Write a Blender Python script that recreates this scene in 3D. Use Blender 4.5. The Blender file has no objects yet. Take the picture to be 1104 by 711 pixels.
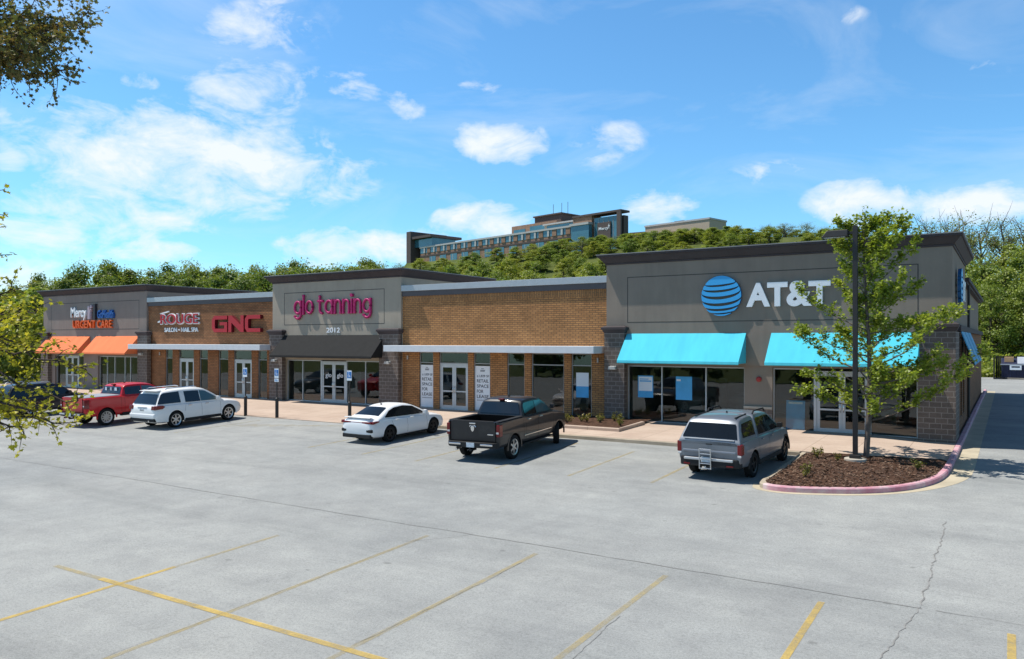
import bpy, bmesh, math, random
import numpy as np
from mathutils import Vector, Matrix
SC = bpy.context.scene
COL = SC.collection
R = math.radians
PI = math.pi

# ------------------------------------------------------------------ helpers
class MB:
    """collects shapes; build() links them as one mesh object"""
    def __init__(s):
        s.v = []; s.f = []; s.mi = []; s.cur = 0
    def add(s, vs, fs):
        b = len(s.v)
        s.v += [tuple(p) for p in vs]
        s.f += [tuple(i + b for i in f) for f in fs]
        s.mi += [s.cur] * len(fs)
    def box(s, x0, x1, y0, y1, z0, z1):
        if x0 > x1: x0, x1 = x1, x0
        if y0 > y1: y0, y1 = y1, y0
        if z0 > z1: z0, z1 = z1, z0
        s.add([(x0,y0,z0),(x1,y0,z0),(x1,y1,z0),(x0,y1,z0),(x0,y0,z1),(x1,y0,z1),(x1,y1,z1),(x0,y1,z1)],
              [(0,3,2,1),(4,5,6,7),(0,1,5,4),(1,2,6,5),(2,3,7,6),(3,0,4,7)])
        return s
    def prism(s, poly, d0, d1, axis='y'):
        """poly of (a,b); axis y: a=x,b=z; axis x: a=y,b=z; axis z: a=x,b=y"""
        def p(a, b, d):
            return {'y': (a, d, b), 'x': (d, a, b), 'z': (a, b, d)}[axis]
        n = len(poly)
        vs = [p(a, b, d0) for a, b in poly] + [p(a, b, d1) for a, b in poly]
        fs = [tuple(range(n)), tuple(range(2*n-1, n-1, -1))]
        for i in range(n):
            j = (i+1) % n
            fs.append((i, i+n, j+n, j))
        s.add(vs, fs); return s
    def tube(s, pts, rad, n=8, cap=True):
        pts = [Vector(p) for p in pts]
        if len(pts) > 2:
            keep = [0]+[i for i in range(1, len(pts)) if (pts[i]-pts[i-1]).length > 1e-5]
            if hasattr(rad, '__len__'): rad = [rad[i] for i in keep]
            pts = [pts[i] for i in keep]
        if not hasattr(rad, '__len__'): rad = [rad]*len(pts)
        rings = []; up = Vector((0,0,1))
        t0 = (pts[1]-pts[0]).normalized()
        a = t0.cross(up)
        if a.length < 1e-3: a = t0.cross(Vector((1,0,0)))
        a.normalize()
        vs = []
        for i, p in enumerate(pts):
            if i == 0: t = pts[1]-pts[0]
            elif i == len(pts)-1: t = pts[-1]-pts[-2]
            else: t = pts[i+1]-pts[i-1]
            t.normalize()
            a = (a - t*a.dot(t)).normalized(); b = t.cross(a)
            for k in range(n):
                q = 2*PI*k/n
                vs.append(p + (a*math.cos(q)+b*math.sin(q))*rad[i])
        fs = []
        for i in range(len(pts)-1):
            for k in range(n):
                k2 = (k+1) % n
                fs.append((i*n+k, i*n+k2, (i+1)*n+k2, (i+1)*n+k))
        if cap:
            fs.append(tuple(range(n-1,-1,-1)))
            m = (len(pts)-1)*n
            fs.append(tuple(range(m, m+n)))
        s.add(vs, fs); return s
    def cyl(s, x, y, z0, z1, r, n=20, r2=None):
        return s.tube([(x,y,z0),(x,y,z1)], [r, r if r2 is None else r2], n)
    def quad(s, a, b, c, d):
        s.add([a,b,c,d], [(0,1,2,3)]); return s
    def build(s, name, mat, parent=None, smooth=False, loc=None, bevel=0, recalc=True):
        me = bpy.data.meshes.new(name)
        me.from_pydata(s.v, [], s.f)
        mats = mat if isinstance(mat, (list, tuple)) else [mat]
        for m in mats: me.materials.append(m)
        if len(mats) > 1: me.polygons.foreach_set('material_index', s.mi)
        if recalc:
            bm = bmesh.new(); bm.from_mesh(me)
            bmesh.ops.recalc_face_normals(bm, faces=bm.faces); bm.to_mesh(me); bm.free()
        return link(me, name, parent, smooth, loc, bevel)

def link(me, name, parent=None, smooth=False, loc=None, bevel=0):
    o = bpy.data.objects.new(name, me); COL.objects.link(o)
    if smooth:
        me.polygons.foreach_set('use_smooth', [True]*len(me.polygons))
        if smooth is not True: me.set_sharp_from_angle(angle=R(smooth))
    if parent is not None:
        o.parent = parent
        if loc is None and parent.get('wl'):       # geometry given in world coordinates
            o.location = -Vector(parent['wl'])
    if loc is not None: o.location = loc
    if bevel:
        m = o.modifiers.new('bevel', 'BEVEL'); m.width = bevel; m.segments = 2; m.limit_method = 'ANGLE'
    return o
def sub(mb, name, mat, part, **k):
    """a child of a part whose geometry is in the same frame as the part"""
    o = mb.build(name, mat, None, **k); o.parent = part; o.location = (0,0,0); return o
def tag(o, label, cat, group=None, kind=None):
    o['label'] = label; o['category'] = cat
    if group: o['group'] = group
    if kind: o['kind'] = kind
    return o
def thing(name, label, cat, loc=(0,0,0), rz=0, group=None, world=False):
    o = bpy.data.objects.new(name, None); COL.objects.link(o)
    o.empty_display_size = .3
    o.location = loc; o.rotation_euler = (0,0,rz)
    if world: o['wl'] = tuple(loc)
    return tag(o, label, cat, group)
def struct(o):
    o['kind'] = 'structure'; return o
def copy_tree(o, parent=None):
    c = o.copy(); COL.objects.link(c)
    if parent is not None: c.parent = parent
    for ch in list(o.children): copy_tree(ch, c)
    return c

# ------------------------------------------------------------------ materials
def new_mat(name):
    m = bpy.data.materials.new(name); m.use_nodes = True
    return m, m.node_tree, m.node_tree.nodes['Principled BSDF']
def N(nt, t, **k):
    n = nt.nodes.new(t)
    for a, b in k.items():
        if a in n.inputs.keys() and not hasattr(n, a): n.inputs[a].default_value = b
        else: setattr(n, a, b)
    return n
def S(n, i, v): n.inputs[i].default_value = v
def ramp(nt, fac, p):
    r = nt.nodes.new('ShaderNodeValToRGB')
    el = r.color_ramp.elements
    while len(el) < len(p): el.new(.5)
    for e, (x, c) in zip(el, p): e.position = x; e.color = (*c, 1) if len(c) == 3 else c
    nt.links.new(fac, r.inputs[0]); return r.outputs[0]
def mixc(nt, fac, a, b, mode='MIX'):
    m = nt.nodes.new('ShaderNodeMix'); m.data_type = 'RGBA'; m.blend_type = mode
    for i, v in ((0, fac), (6, a), (7, b)):
        if hasattr(v, 'links'): nt.links.new(v, m.inputs[i])
        else: m.inputs[i].default_value = v if i == 0 else ((*v, 1) if len(v) == 3 else v)
    return m.outputs[2]
def noise(nt, vec, scale, detail=4, rough=.55, dist=0):
    n = nt.nodes.new('ShaderNodeTexNoise'); S(n,'Scale',scale); S(n,'Detail',detail); S(n,'Roughness',rough); S(n,'Distortion',dist)
    if vec is not None: nt.links.new(vec, n.inputs['Vector'])
    return n.outputs['Fac']
def mapping(nt, vec, scale=(1,1,1), rot=(0,0,0), loc=(0,0,0)):
    n = nt.nodes.new('ShaderNodeMapping'); S(n,'Scale',scale); S(n,'Rotation',rot); S(n,'Location',loc)
    nt.links.new(vec, n.inputs[0]); return n.outputs[0]
def pos(nt): return nt.nodes.new('ShaderNodeNewGeometry').outputs['Position']
def objc(nt): return nt.nodes.new('ShaderNodeTexCoord').outputs['Object']
def bump(nt, h, bs, strength=.3, dist=.02):
    b = nt.nodes.new('ShaderNodeBump'); S(b,'Strength',strength); S(b,'Distance',dist)
    nt.links.new(h, b.inputs['Height']); nt.links.new(b.outputs[0], bs.inputs['Normal'])

def plain(name, c, rough=.6, metal=0, var=.12, scale=3, spec=.4, coat=0, bmp=0, bscale=40):
    m, nt, b = new_mat(name)
    v = objc(nt)
    f = noise(nt, v, scale, 5, .6)
    lo = tuple(x*(1-var) for x in c); hi = tuple(min(1, x*(1+var)) for x in c)
    col = ramp(nt, f, [(.3, lo), (.7, hi)])
    nt.links.new(col, b.inputs['Base Color'])
    S(b,'Roughness',rough); S(b,'Metallic',metal); S(b,'Specular IOR Level',spec); S(b,'Coat Weight',coat); S(b,'Coat Roughness',.05)
    if bmp: bump(nt, noise(nt, v, bscale, 4), b, bmp, .01)
    return m
def paint(name, c, metal=0, rough=.42):
    m, nt, b = new_mat(name)
    v = objc(nt)
    dirt = noise(nt, v, 2.2, 6, .65)
    col = mixc(nt, ramp(nt, dirt, [(.5,(0,0,0)),(.9,(.10,.10,.10))]), c, (.23,.21,.19))
    nt.links.new(col, b.inputs['Base Color'])
    S(b,'Roughness',rough); S(b,'Metallic',metal); S(b,'Coat Weight',.5); S(b,'Coat Roughness',.06); S(b,'Specular IOR Level',.3)
    return m
def bricks(name, c1, c2, mortar, bw, bh, ms, rough=.85, yaxis=False, soldier=False, var=.5, stain=.25):
    m, nt, b = new_mat(name)
    p = pos(nt)
    sep = nt.nodes.new('ShaderNodeSeparateXYZ'); nt.links.new(p, sep.inputs[0])
    cmb = nt.nodes.new('ShaderNodeCombineXYZ')
    add = nt.nodes.new('ShaderNodeMath'); add.operation = 'ADD'
    nt.links.new(sep.outputs[0], add.inputs[0]); nt.links.new(sep.outputs[1], add.inputs[1])
    if soldier:
        nt.links.new(sep.outputs[2], cmb.inputs[0]); nt.links.new(add.outputs[0], cmb.inputs[1])
    else:
        nt.links.new(add.outputs[0], cmb.inputs[0]); nt.links.new(sep.outputs[2], cmb.inputs[1])
    t = nt.nodes.new('ShaderNodeTexBrick'); t.offset = .5
    nt.links.new(cmb.outputs[0], t.inputs[0])
    S(t,'Color1',(*c1,1)); S(t,'Color2',(*c2,1)); S(t,'Mortar',(*mortar,1)); S(t,'Scale',1); S(t,'Brick Width',bw); S(t,'Row Height',bh); S(t,'Mortar Size',ms); S(t,'Mortar Smooth',.15); S(t,'Bias',-.1)
    f = noise(nt, p, 1.3, 5, .6)
    col = mixc(nt, ramp(nt, f, [(.3,(1-stain,)*3),(.7,(1.08,)*3)]), (0,0,0), (1,1,1))
    out = mixc(nt, 1, t.outputs[0], col, 'MULTIPLY')
    f2 = noise(nt, p, 22, 3)
    out = mixc(nt, 1, out, ramp(nt, f2, [(.25,(.82,)*3),(.75,(1.12,)*3)]), 'MULTIPLY')
    nt.links.new(out, b.inputs['Base Color']); S(b,'Roughness',rough); S(b,'Specular IOR Level',.25)
    bump(nt, t.outputs['Fac'], b, -.5, .012)
    return m
def stucco(name, c):
    m, nt, b = new_mat(name); p = pos(nt)
    f = noise(nt, p, .8, 6, .65); s_ = noise(nt, mapping(nt, p, (1.7,1.7,.22)), 1.0, 6, .65); g = noise(nt, p, 60, 4)
    col = mixc(nt, 1, c, ramp(nt, f, [(.3,(.93,.93,.94)),(.7,(1.06,1.06,1.05))]), 'MULTIPLY')
    col = mixc(nt, 1, col, ramp(nt, s_, [(.30,(.91,.905,.90)),(.55,(1,1,1)),(.75,(1.02,1.02,1.02))]), 'MULTIPLY')
    nt.links.new(col, b.inputs['Base Color']); S(b,'Roughness',.95); S(b,'Specular IOR Level',.1); bump(nt, g, b, .25, .01); return m
def canvas(name, c):
    m, nt, b = new_mat(name); p = pos(nt)
    s_ = noise(nt, mapping(nt, p, (1.8,.5,.35)), 1.2, 6, .6); g = noise(nt, p, 8, 4)
    col = mixc(nt, 1, c, ramp(nt, s_, [(.3,(.88,.89,.90)),(.7,(1.05,1.05,1.05))]), 'MULTIPLY')
    nt.links.new(col, b.inputs['Base Color']); S(b,'Roughness',.85); S(b,'Specular IOR Level',.1); bump(nt, noise(nt, mapping(nt, p, (.9,.3,.3)), 1.5, 2), b, .35, .06); return m
def glassm(name, tint=.3, refl=1.0, rough=.0):
    m, nt, b = new_mat(name)
    nt.nodes.remove(b)
    out = nt.nodes['Material Output']
    tr = N(nt,'ShaderNodeBsdfTransparent'); S(tr,'Color',(tint*.93,tint,tint*.98,1))
    gl = N(nt,'ShaderNodeBsdfGlossy'); S(gl,'Color',(refl,)*3+(1,)); S(gl,'Roughness',rough)
    fr = N(nt,'ShaderNodeFresnel'); S(fr,'IOR',1.75)
    mx = N(nt,'ShaderNodeMixShader')
    fb = N(nt,'ShaderNodeMath'); fb.operation = 'MULTIPLY'; gm = nt.nodes.new('ShaderNodeNewGeometry'); iv = N(nt,'ShaderNodeMath'); iv.operation = 'SUBTRACT'; iv.inputs[0].default_value = 1; nt.links.new(gm.outputs['Backfacing'], iv.inputs[1]); nt.links.new(fr.outputs[0], fb.inputs[0]); nt.links.new(iv.outputs[0], fb.inputs[1])
    nt.links.new(fb.outputs[0], mx.inputs[0]); nt.links.new(tr.outputs[0], mx.inputs[1]); nt.links.new(gl.outputs[0], mx.inputs[2])
    w = noise(nt, objc(nt), .7, 2)
    bp = nt.nodes.new('ShaderNodeBump'); S(bp,'Strength',.04); S(bp,'Distance',.05); nt.links.new(w, bp.inputs['Height'])
    nt.links.new(bp.outputs[0], gl.inputs['Normal'])
    nt.links.new(mx.outputs[0], out.inputs[0]); return m
def leafm(name, cols, trans=.35):
    m, nt, b = new_mat(name)
    nt.nodes.remove(b); out = nt.nodes['Material Output']
    g = nt.nodes.new('ShaderNodeNewGeometry')
    oi = nt.nodes.new('ShaderNodeObjectInfo')
    col = ramp(nt, g.outputs['Random Per Island'], [(i/(len(cols)-1), c) for i, c in enumerate(cols)])
    n2 = noise(nt, g.outputs['Position'], .35, 2)
    col = mixc(nt, 1, col, ramp(nt, n2, [(.3,(.78,.85,.8)),(.7,(1.2,1.1,1.0))]), 'MULTIPLY')
    col = mixc(nt, 1, col, ramp(nt, oi.outputs['Random'], [(0,(.78,.88,.9)),(.5,(1,1,1)),(1,(1.25,1.12,.85))]), 'MULTIPLY')
    d = N(nt,'ShaderNodeBsdfDiffuse'); t = N(nt,'ShaderNodeBsdfTranslucent'); gl = N(nt,'ShaderNodeBsdfGlossy'); S(gl,'Roughness',.45); S(gl,'Color',(.5,.5,.5,1))
    nt.links.new(col, d.inputs[0])
    nt.links.new(mixc(nt, 1, col, (1.15,1.2,.6), 'MULTIPLY'), t.inputs[0])
    mx = N(nt,'ShaderNodeMixShader'); S(mx,0,trans); nt.links.new(d.outputs[0], mx.inputs[1]); nt.links.new(t.outputs[0], mx.inputs[2])
    m2 = N(nt,'ShaderNodeMixShader'); S(m2,0,.05); nt.links.new(mx.outputs[0], m2.inputs[1]); nt.links.new(gl.outputs[0], m2.inputs[2])
    nt.links.new(m2.outputs[0], out.inputs[0]); return m
def barkm(name, c):
    m, nt, b = new_mat(name)
    v = mapping(nt, objc(nt), (6,6,1.2))
    f = noise(nt, v, 3, 6, .7)
    nt.links.new(ramp(nt, f, [(.3, tuple(x*.6 for x in c)), (.7, tuple(x*1.25 for x in c))]), b.inputs['Base Color'])
    S(b,'Roughness',.95); S(b,'Specular IOR Level',.15); bump(nt, f, b, .5, .02); return m

M = {}
M['eifs'] = stucco('warm grey stucco', (.385,.335,.27))
M['eifs_dark'] = stucco('dark grey stucco', (.255,.215,.178))
M['eifs_mid'] = stucco('brown grey stucco', (.285,.235,.205))
M['groove'] = plain('stucco joint', (.07,.065,.06), .95, var=.05)
M['cornice'] = plain('dark umber trim', (.062,.05,.052), .75, var=.1, scale=1.5, spec=.25)
M['coping'] = plain('grey metal coping', (.22,.22,.22), .5, var=.08)
M['band'] = plain('brown grey metal band', (.085,.075,.08), .6, var=.06)
M['silver'] = plain('pale aluminium flashing', (.42,.44,.46), .45, .3, var=.06)
M['canopy'] = plain('white painted canopy metal', (.62,.65,.68), .5, var=.05)
M['alu'] = plain('clear anodised aluminium', (.50,.51,.52), .42, .35, var=.05)
M['alu_dark'] = plain('dark grey aluminium', (.30,.30,.30), .45, .35, var=.05)  # darker aluminium for thin frames and vent boxes
M['brick'] = bricks('golden brown brick', (.52,.25,.095), (.375,.175,.066), (.17,.10,.055), .30, .10, .016)
M['brick_left'] = bricks('red brown brick', (.40,.175,.075), (.285,.12,.052), (.14,.085,.05), .30, .10, .016)
M['brick_soldier'] = bricks('soldier course brick', (.48,.23,.09), (.345,.165,.064), (.16,.10,.055), .34, .10, .016, soldier=True)
M['brick_red'] = bricks('red brown pier brick', (.30,.13,.06), (.22,.09,.04), (.12,.08,.05), .30, .10, .016)
M['block'] = bricks('split face block', (.155,.122,.105), (.125,.10,.087), (.26,.225,.20), .40, .20, .014, stain=.15)
M['roof'] = plain('roof membrane', (.45,.45,.43), .9)
M['interior'] = plain('dim shop interior', (.20,.19,.18), .9, var=.2, scale=.6)
M['shop_floor'] = plain('shop floor', (.35,.33,.30), .5, var=.15, scale=1)
M['glass'] = glassm('storefront glass', .80)
M['awn_orange'] = canvas('orange awning canvas', (.80,.22,.095))
M['awn_black'] = plain('black awning canvas', (.022,.022,.022), .85, var=.1, spec=.15)
M['awn_blue'] = canvas('cyan awning canvas', (.085,.53,.66))
M['louvre_blue'] = plain('blue painted louvre', (.06,.30,.52), .6, var=.08)
M['dark'] = plain('dark metal', (.03,.028,.027), .5, var=.1)
M['white'] = plain('white acrylic', (.80,.82,.84), .5, var=.02)
M['signwhite'] = plain('white sign face', (.74,.79,.84), .45, var=.02)
M['magenta'] = plain('magenta sign face', (.42,.010,.125), .5, var=.04)
M['magenta_side'] = plain('dark magenta return', (.10,.008,.03), .5)
M['red_sign'] = plain('red sign face', (.42,.012,.022), .45, var=.05)
M['red_side'] = plain('dark red return', (.12,.006,.012), .5)
M['blue_sign'] = plain('sky blue sign face', (.045,.37,.76), .45, var=.03)
M['blue_dark'] = plain('blue sign return', (.012,.10,.26), .5)
M['royal'] = plain('royal blue letters', (.015,.10,.36), .5)
M['orange_sign'] = plain('orange letters', (.75,.12,.015), .5)
M['pink_icon'] = plain('pale mauve icon', (.42,.33,.38), .5)
M['poster'] = plain('white vinyl poster', (.74,.77,.80), .6, var=.02)
M['ink'] = plain('dark ink', (.035,.035,.045), .6)
M['grey_ink'] = plain('grey ink', (.30,.31,.33), .6)
M['poster_blue'] = plain('blue poster', (.075,.37,.68), .6, var=.1, scale=2)
M['lamp_metal'] = plain('light wall lamp', (.45,.44,.42), .5)
M['bell_red'] = plain('red bell', (.35,.03,.03), .4)
M['concrete'] = plain('concrete', (.42,.38,.32), .9, var=.15, scale=1.5, spec=.2, bmp=.15, bscale=40)
M['bronze'] = plain('dark bronze pole', (.026,.023,.022), .5, var=.15)
M['ada_blue'] = plain('blue sign panel', (.03,.17,.48), .4)
M['post_grey'] = plain('grey steel post', (.16,.16,.16), .45, .4)
M['yellow'] = None

# asphalt: bleached, mottled, streaked along the driving direction
def asphalt(name, c):
    m, nt, b = new_mat(name); p = pos(nt)
    big = noise(nt, p, .09, 6, .6, .4)
    strk = noise(nt, mapping(nt, p, (.07,.75,1), (0,0,R(3))), 1.0, 7, .68, .3)
    mid = noise(nt, p, .9, 8, .72)
    fine = noise(nt, p, 26, 5, .75)
    vf = noise(nt, p, 110, 2, .6)
    col = mixc(nt, 1, c, ramp(nt, big, [(.3,(.86,.875,.89)),(.7,(1.08,1.07,1.05))]), 'MULTIPLY')
    col = mixc(nt, 1, col, ramp(nt, strk, [(.33,(.86,.865,.87)),(.5,(1,1,1)),(.68,(1.07,1.07,1.065))]), 'MULTIPLY')
    col = mixc(nt, 1, col, ramp(nt, mid, [(.3,(.84,.84,.85)),(.7,(1.10,1.10,1.09))]), 'MULTIPLY')
    col = mixc(nt, 1, col, ramp(nt, fine, [(.25,(.62,.62,.62)),(.5,(1,1,1)),(.75,(1.14,1.14,1.14))]), 'MULTIPLY')
    col = mixc(nt, 1, col, ramp(nt, vf, [(.3,(.72,.72,.72)),(.7,(1.16,1.16,1.16))]), 'MULTIPLY')
    # oil drips and dark blotches
    st = noise(nt, mapping(nt, p, (1,1.4,1), (0,0,0), (3.1,1.7,0)), .55, 7, .7, .6)
    col = mixc(nt, ramp(nt, st, [(.62,(0,0,0)),(.76,(.45,.45,.45))]), col, tuple(x*.55 for x in c))
    vo = nt.nodes.new('ShaderNodeTexVoronoi'); S(vo,'Scale',.8); S(vo,'Randomness',1); nt.links.new(mapping(nt, p, (1,1.3,.01)), vo.inputs[0])
    sp = noise(nt, p, 5, 5, .8)
    ad = nt.nodes.new('ShaderNodeMath'); ad.operation = 'ADD'; nt.links.new(vo.outputs[0], ad.inputs[0])
    mu = nt.nodes.new('ShaderNodeMath'); mu.operation = 'MULTIPLY'; nt.links.new(sp, mu.inputs[0]); mu.inputs[1].default_value = .35
    nt.links.new(mu.outputs[0], ad.inputs[1])
    col = mixc(nt, ramp(nt, ad.outputs[0], [(.19,(.6,.6,.6)),(.25,(0,0,0))]), col, tuple(x*.42 for x in c))
    nt.links.new(col, b.inputs['Base Color']); S(b,'Roughness',.92); S(b,'Specular IOR Level',.2)
    bump(nt, fine, b, .35, .006); return m
M['asphalt'] = asphalt('bleached asphalt', (.328,.334,.323))
def worn(name, c, under, lo, hi):
    m, nt, b = new_mat(name); p = pos(nt)
    a = noise(nt, p, 2.0, 8, .75); f = noise(nt, p, 30, 5, .8)
    ad = nt.nodes.new('ShaderNodeMath'); ad.operation = 'MULTIPLY_ADD'; nt.links.new(f, ad.inputs[0]); ad.inputs[1].default_value = .6; nt.links.new(a, ad.inputs[2])
    al = ramp(nt, ad.outputs[0], [(.62,(lo,)*3),(.92,(hi,)*3)])
    nt.links.new(mixc(nt, 1, c, ramp(nt, a, [(.3,(.8,)*3),(.7,(1.1,)*3)]), 'MULTIPLY'), b.inputs['Base Color'])
    nt.links.new(al, b.inputs['Alpha']); S(b,'Roughness',.9); S(b,'Specular IOR Level',.2); return m
M['yellow'] = worn('yellow road paint', (.56,.40,.12), None, .35, .80)
M['yellow_worn'] = worn('worn yellow road paint', (.46,.37,.18), None, .10, .55)
M['crack'] = plain('grey pavement crack', (.215,.21,.20), .95, var=.3, scale=4)  # cracks a little darker than the asphalt
def walkm():
    m, nt, b = new_mat('pinkish concrete walk'); p = pos(nt)
    f = noise(nt, p, .6, 7, .65); g = noise(nt, p, 18, 4, .7)
    col = ramp(nt, f, [(.3,(.43,.325,.255)),(.7,(.53,.42,.335))])
    col = mixc(nt, 1, col, ramp(nt, g, [(.3,(.9,)*3),(.7,(1.06,)*3)]), 'MULTIPLY')
    t = nt.nodes.new('ShaderNodeTexBrick'); t.offset = 0; S(t,'Scale',1); S(t,'Brick Width',1.5); S(t,'Row Height',1.5); S(t,'Mortar Size',.012); S(t,'Color1',(1,1,1,1)); S(t,'Color2',(.95,.95,.95,1)); S(t,'Mortar',(.62,.6,.58,1))
    nt.links.new(p, t.inputs[0])
    col = mixc(nt, 1, col, t.outputs[0], 'MULTIPLY')
    nt.links.new(col, b.inputs['Base Color']); S(b,'Roughness',.9); S(b,'Specular IOR Level',.2); return m
M['walk'] = walkm()
def kerbred():
    m, nt, b = new_mat('faded red kerb paint'); p = pos(nt)
    f = noise(nt, p, 2.2, 8, .7)
    nt.links.new(ramp(nt, f, [(.35,(.50,.20,.25)),(.52,(.56,.32,.36)),(.68,(.60,.47,.46))]), b.inputs['Base Color']); S(b,'Roughness',.85); return m
M['kerb_red'] = kerbred()
M['kerb'] = plain('tan kerb concrete', (.40,.34,.26), .9, var=.18, scale=1.2, spec=.2, bmp=.15)
M['gutter'] = plain('tan gutter concrete', (.46,.40,.29), .9, var=.15, scale=1.0, spec=.2)
M['mulch'] = plain('brown bark mulch', (.075,.042,.028), .98, var=.6, scale=9, spec=.1, bmp=1, bscale=16)
def grassm():
    m, nt, b = new_mat('rough grass'); p = pos(nt)
    f = noise(nt, p, .12, 8, .7); g = noise(nt, p, 3, 6, .7)
    col = ramp(nt, f, [(.3,(.06,.085,.02)),(.6,(.11,.13,.035)),(.8,(.16,.14,.06))])
    col = mixc(nt, 1, col, ramp(nt, g, [(.3,(.6,)*3),(.7,(1.2,)*3)]), 'MULTIPLY')
    nt.links.new(col, b.inputs['Base Color']); S(b,'Roughness',.95); S(b,'Specular IOR Level',.1); return m
M['grass'] = grassm()
# vehicles
M['p_white'] = paint('white car paint', (.83,.83,.83)); M['p_white2'] = paint('pearl white car paint', (.81,.81,.80))
M['p_red'] = paint('deep red car paint', (.50,.007,.014)); M['p_granite'] = paint('granite grey car paint', (.010,.011,.0145), 0)
M['p_silver'] = paint('silver blue car paint', (.19,.21,.24), .5); M['p_navy'] = paint('black blue car paint', (.010,.013,.020), .2)
M['carglass'] = plain('tinted car glass', (.008,.010,.012), .04, spec=.7, var=.05)
M['carglass_lt'] = plain('light car glass', (.05,.10,.11), .04, spec=.8, var=.05)
M['tyre'] = plain('tyre rubber', (.016,.016,.016), .9, var=.2, spec=.2)
M['well'] = plain('wheel well black', (.006,.006,.006), .95, spec=.1)
M['trim'] = plain('black plastic trim', (.018,.018,.019), .7, spec=.3)
M['chrome'] = plain('chrome', (.72,.73,.74), .16, 1, var=.03)
M['rim'] = plain('alloy rim', (.55,.56,.57), .3, .85, var=.05)
M['rim_dark'] = plain('dark alloy rim', (.03,.03,.032), .4, .5)
M['lens'] = plain('red tail lens', (.16,.003,.006), .2, coat=.3); M['lens_clear'] = plain('clear lens', (.6,.6,.6), .12, coat=.8)
M['plate'] = plain('licence plate', (.50,.56,.62), .5, var=.25, scale=9)
M['bedliner'] = plain('bed liner', (.02,.02,.02), .9)
M['tonneau'] = plain('grey soft bed cover', (.26,.28,.31), .7)
# vegetation
M['leaf_island'] = leafm('young maple leaves', [(.15,.21,.035),(.23,.31,.05),(.33,.40,.075)], .48)
M['leaf_near'] = leafm('lime leaves', [(.20,.22,.025),(.32,.34,.04),(.45,.44,.07)], .45)
M['leaf_top'] = leafm('shade toned olive brown leaves', [(.09,.10,.035),(.15,.15,.055),(.24,.15,.05)], .35)  # browner leaves, their colour also darkened as underside shade
M['leaf_dark'] = leafm('oak leaves', [(.10,.15,.03),(.17,.225,.045),(.25,.30,.065)], .45)
M['leaf_light'] = leafm('spring leaves', [(.17,.23,.045),(.25,.31,.06),(.33,.38,.085)], .45)
M['leaf_sparse'] = leafm('thin olive leaves', [(.15,.20,.055),(.21,.26,.075),(.28,.31,.11)], .45)
M['bark'] = barkm('grey bark', (.16,.13,.11)); M['bark_dark'] = barkm('dark bark', (.075,.06,.05))
M['shrub'] = leafm('shrub leaves', [(.10,.12,.02),(.20,.19,.03),(.30,.24,.05)], .3)
# hospital
M['h_brick'] = bricks('hospital brick', (.36,.205,.135), (.29,.165,.11), (.30,.22,.16), .8, .3, .03)
M['h_dark'] = plain('dark brown panel', (.10,.075,.068), .8); M['h_beige'] = plain('beige precast', (.45,.36,.27), .9)
M['h_glass'] = plain('blue green curtain glass', (.055,.15,.19), .08, spec=.8, var=.25, scale=.25)
M['h_light'] = plain('pale precast trim', (.45,.44,.42), .8)
M['navy_steel'] = plain('navy dumpster steel', (.012,.016,.05), .6, var=.3); M['lid'] = plain('pale grey lid', (.35,.38,.42), .6)
M['cardboard'] = plain('cardboard', (.42,.27,.15), .9)
M['fence_dark'] = plain('dark enclosure boards', (.03,.026,.024), .9)
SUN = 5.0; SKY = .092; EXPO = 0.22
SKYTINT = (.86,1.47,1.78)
CLOUD = (8.8,9.3,9.8)
# ------------------------------------------------------------------ ground
def lotz(x, y): return -.25 - .03*max(0, 28.1-y)
def sst(a, b, x):
    t = min(1, max(0, (x-a)/(b-a))); return t*t*(3-2*t)
def terr(x, y):
    y0 = 78 + 26*sst(-40, -8, x)
    h = 27*sst(y0, y0+105, y) * (.28+.72*sst(-.95,-.835, x/max(y,40))) * (1-.5*sst(-.16, -.03, x/max(y,40)))
    return (lotz(x, y) if y < 28.1 else -.25) - .35 + h
def grid_mesh(name, xs, ys, zf, mat, label=None, smooth=True):
    vs = [(x, y, zf(x, y)) for y in ys for x in xs]; n = len(xs)
    fs = [(j*n+i, j*n+i+1, (j+1)*n+i+1, (j+1)*n+i) for j in range(len(ys)-1) for i in range(n-1)]
    mb = MB(); mb.add(vs, fs); o = mb.build(name, mat, smooth=smooth); return struct(o)
def fr(a, b, st):
    n = max(1, int(round((b-a)/st))); return [a+(b-a)*i/n for i in range(n+1)]
ground = grid_mesh('ground', fr(-900,-260,80)+fr(-250,70,8)+fr(90,900,90), fr(-500,-60,60)+fr(-40,28.1,8)+fr(32,300,8)+fr(340,1500,120),
                   lambda x, y: terr(x, y), M['grass'])
lot = grid_mesh('parking_lot', [-105,-70,-40,-20,0,20,45], [-45,-20,0,14,28.1,40,60,80,97.5], lambda x, y: lotz(x, y), M['asphalt'], smooth=False)

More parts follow.
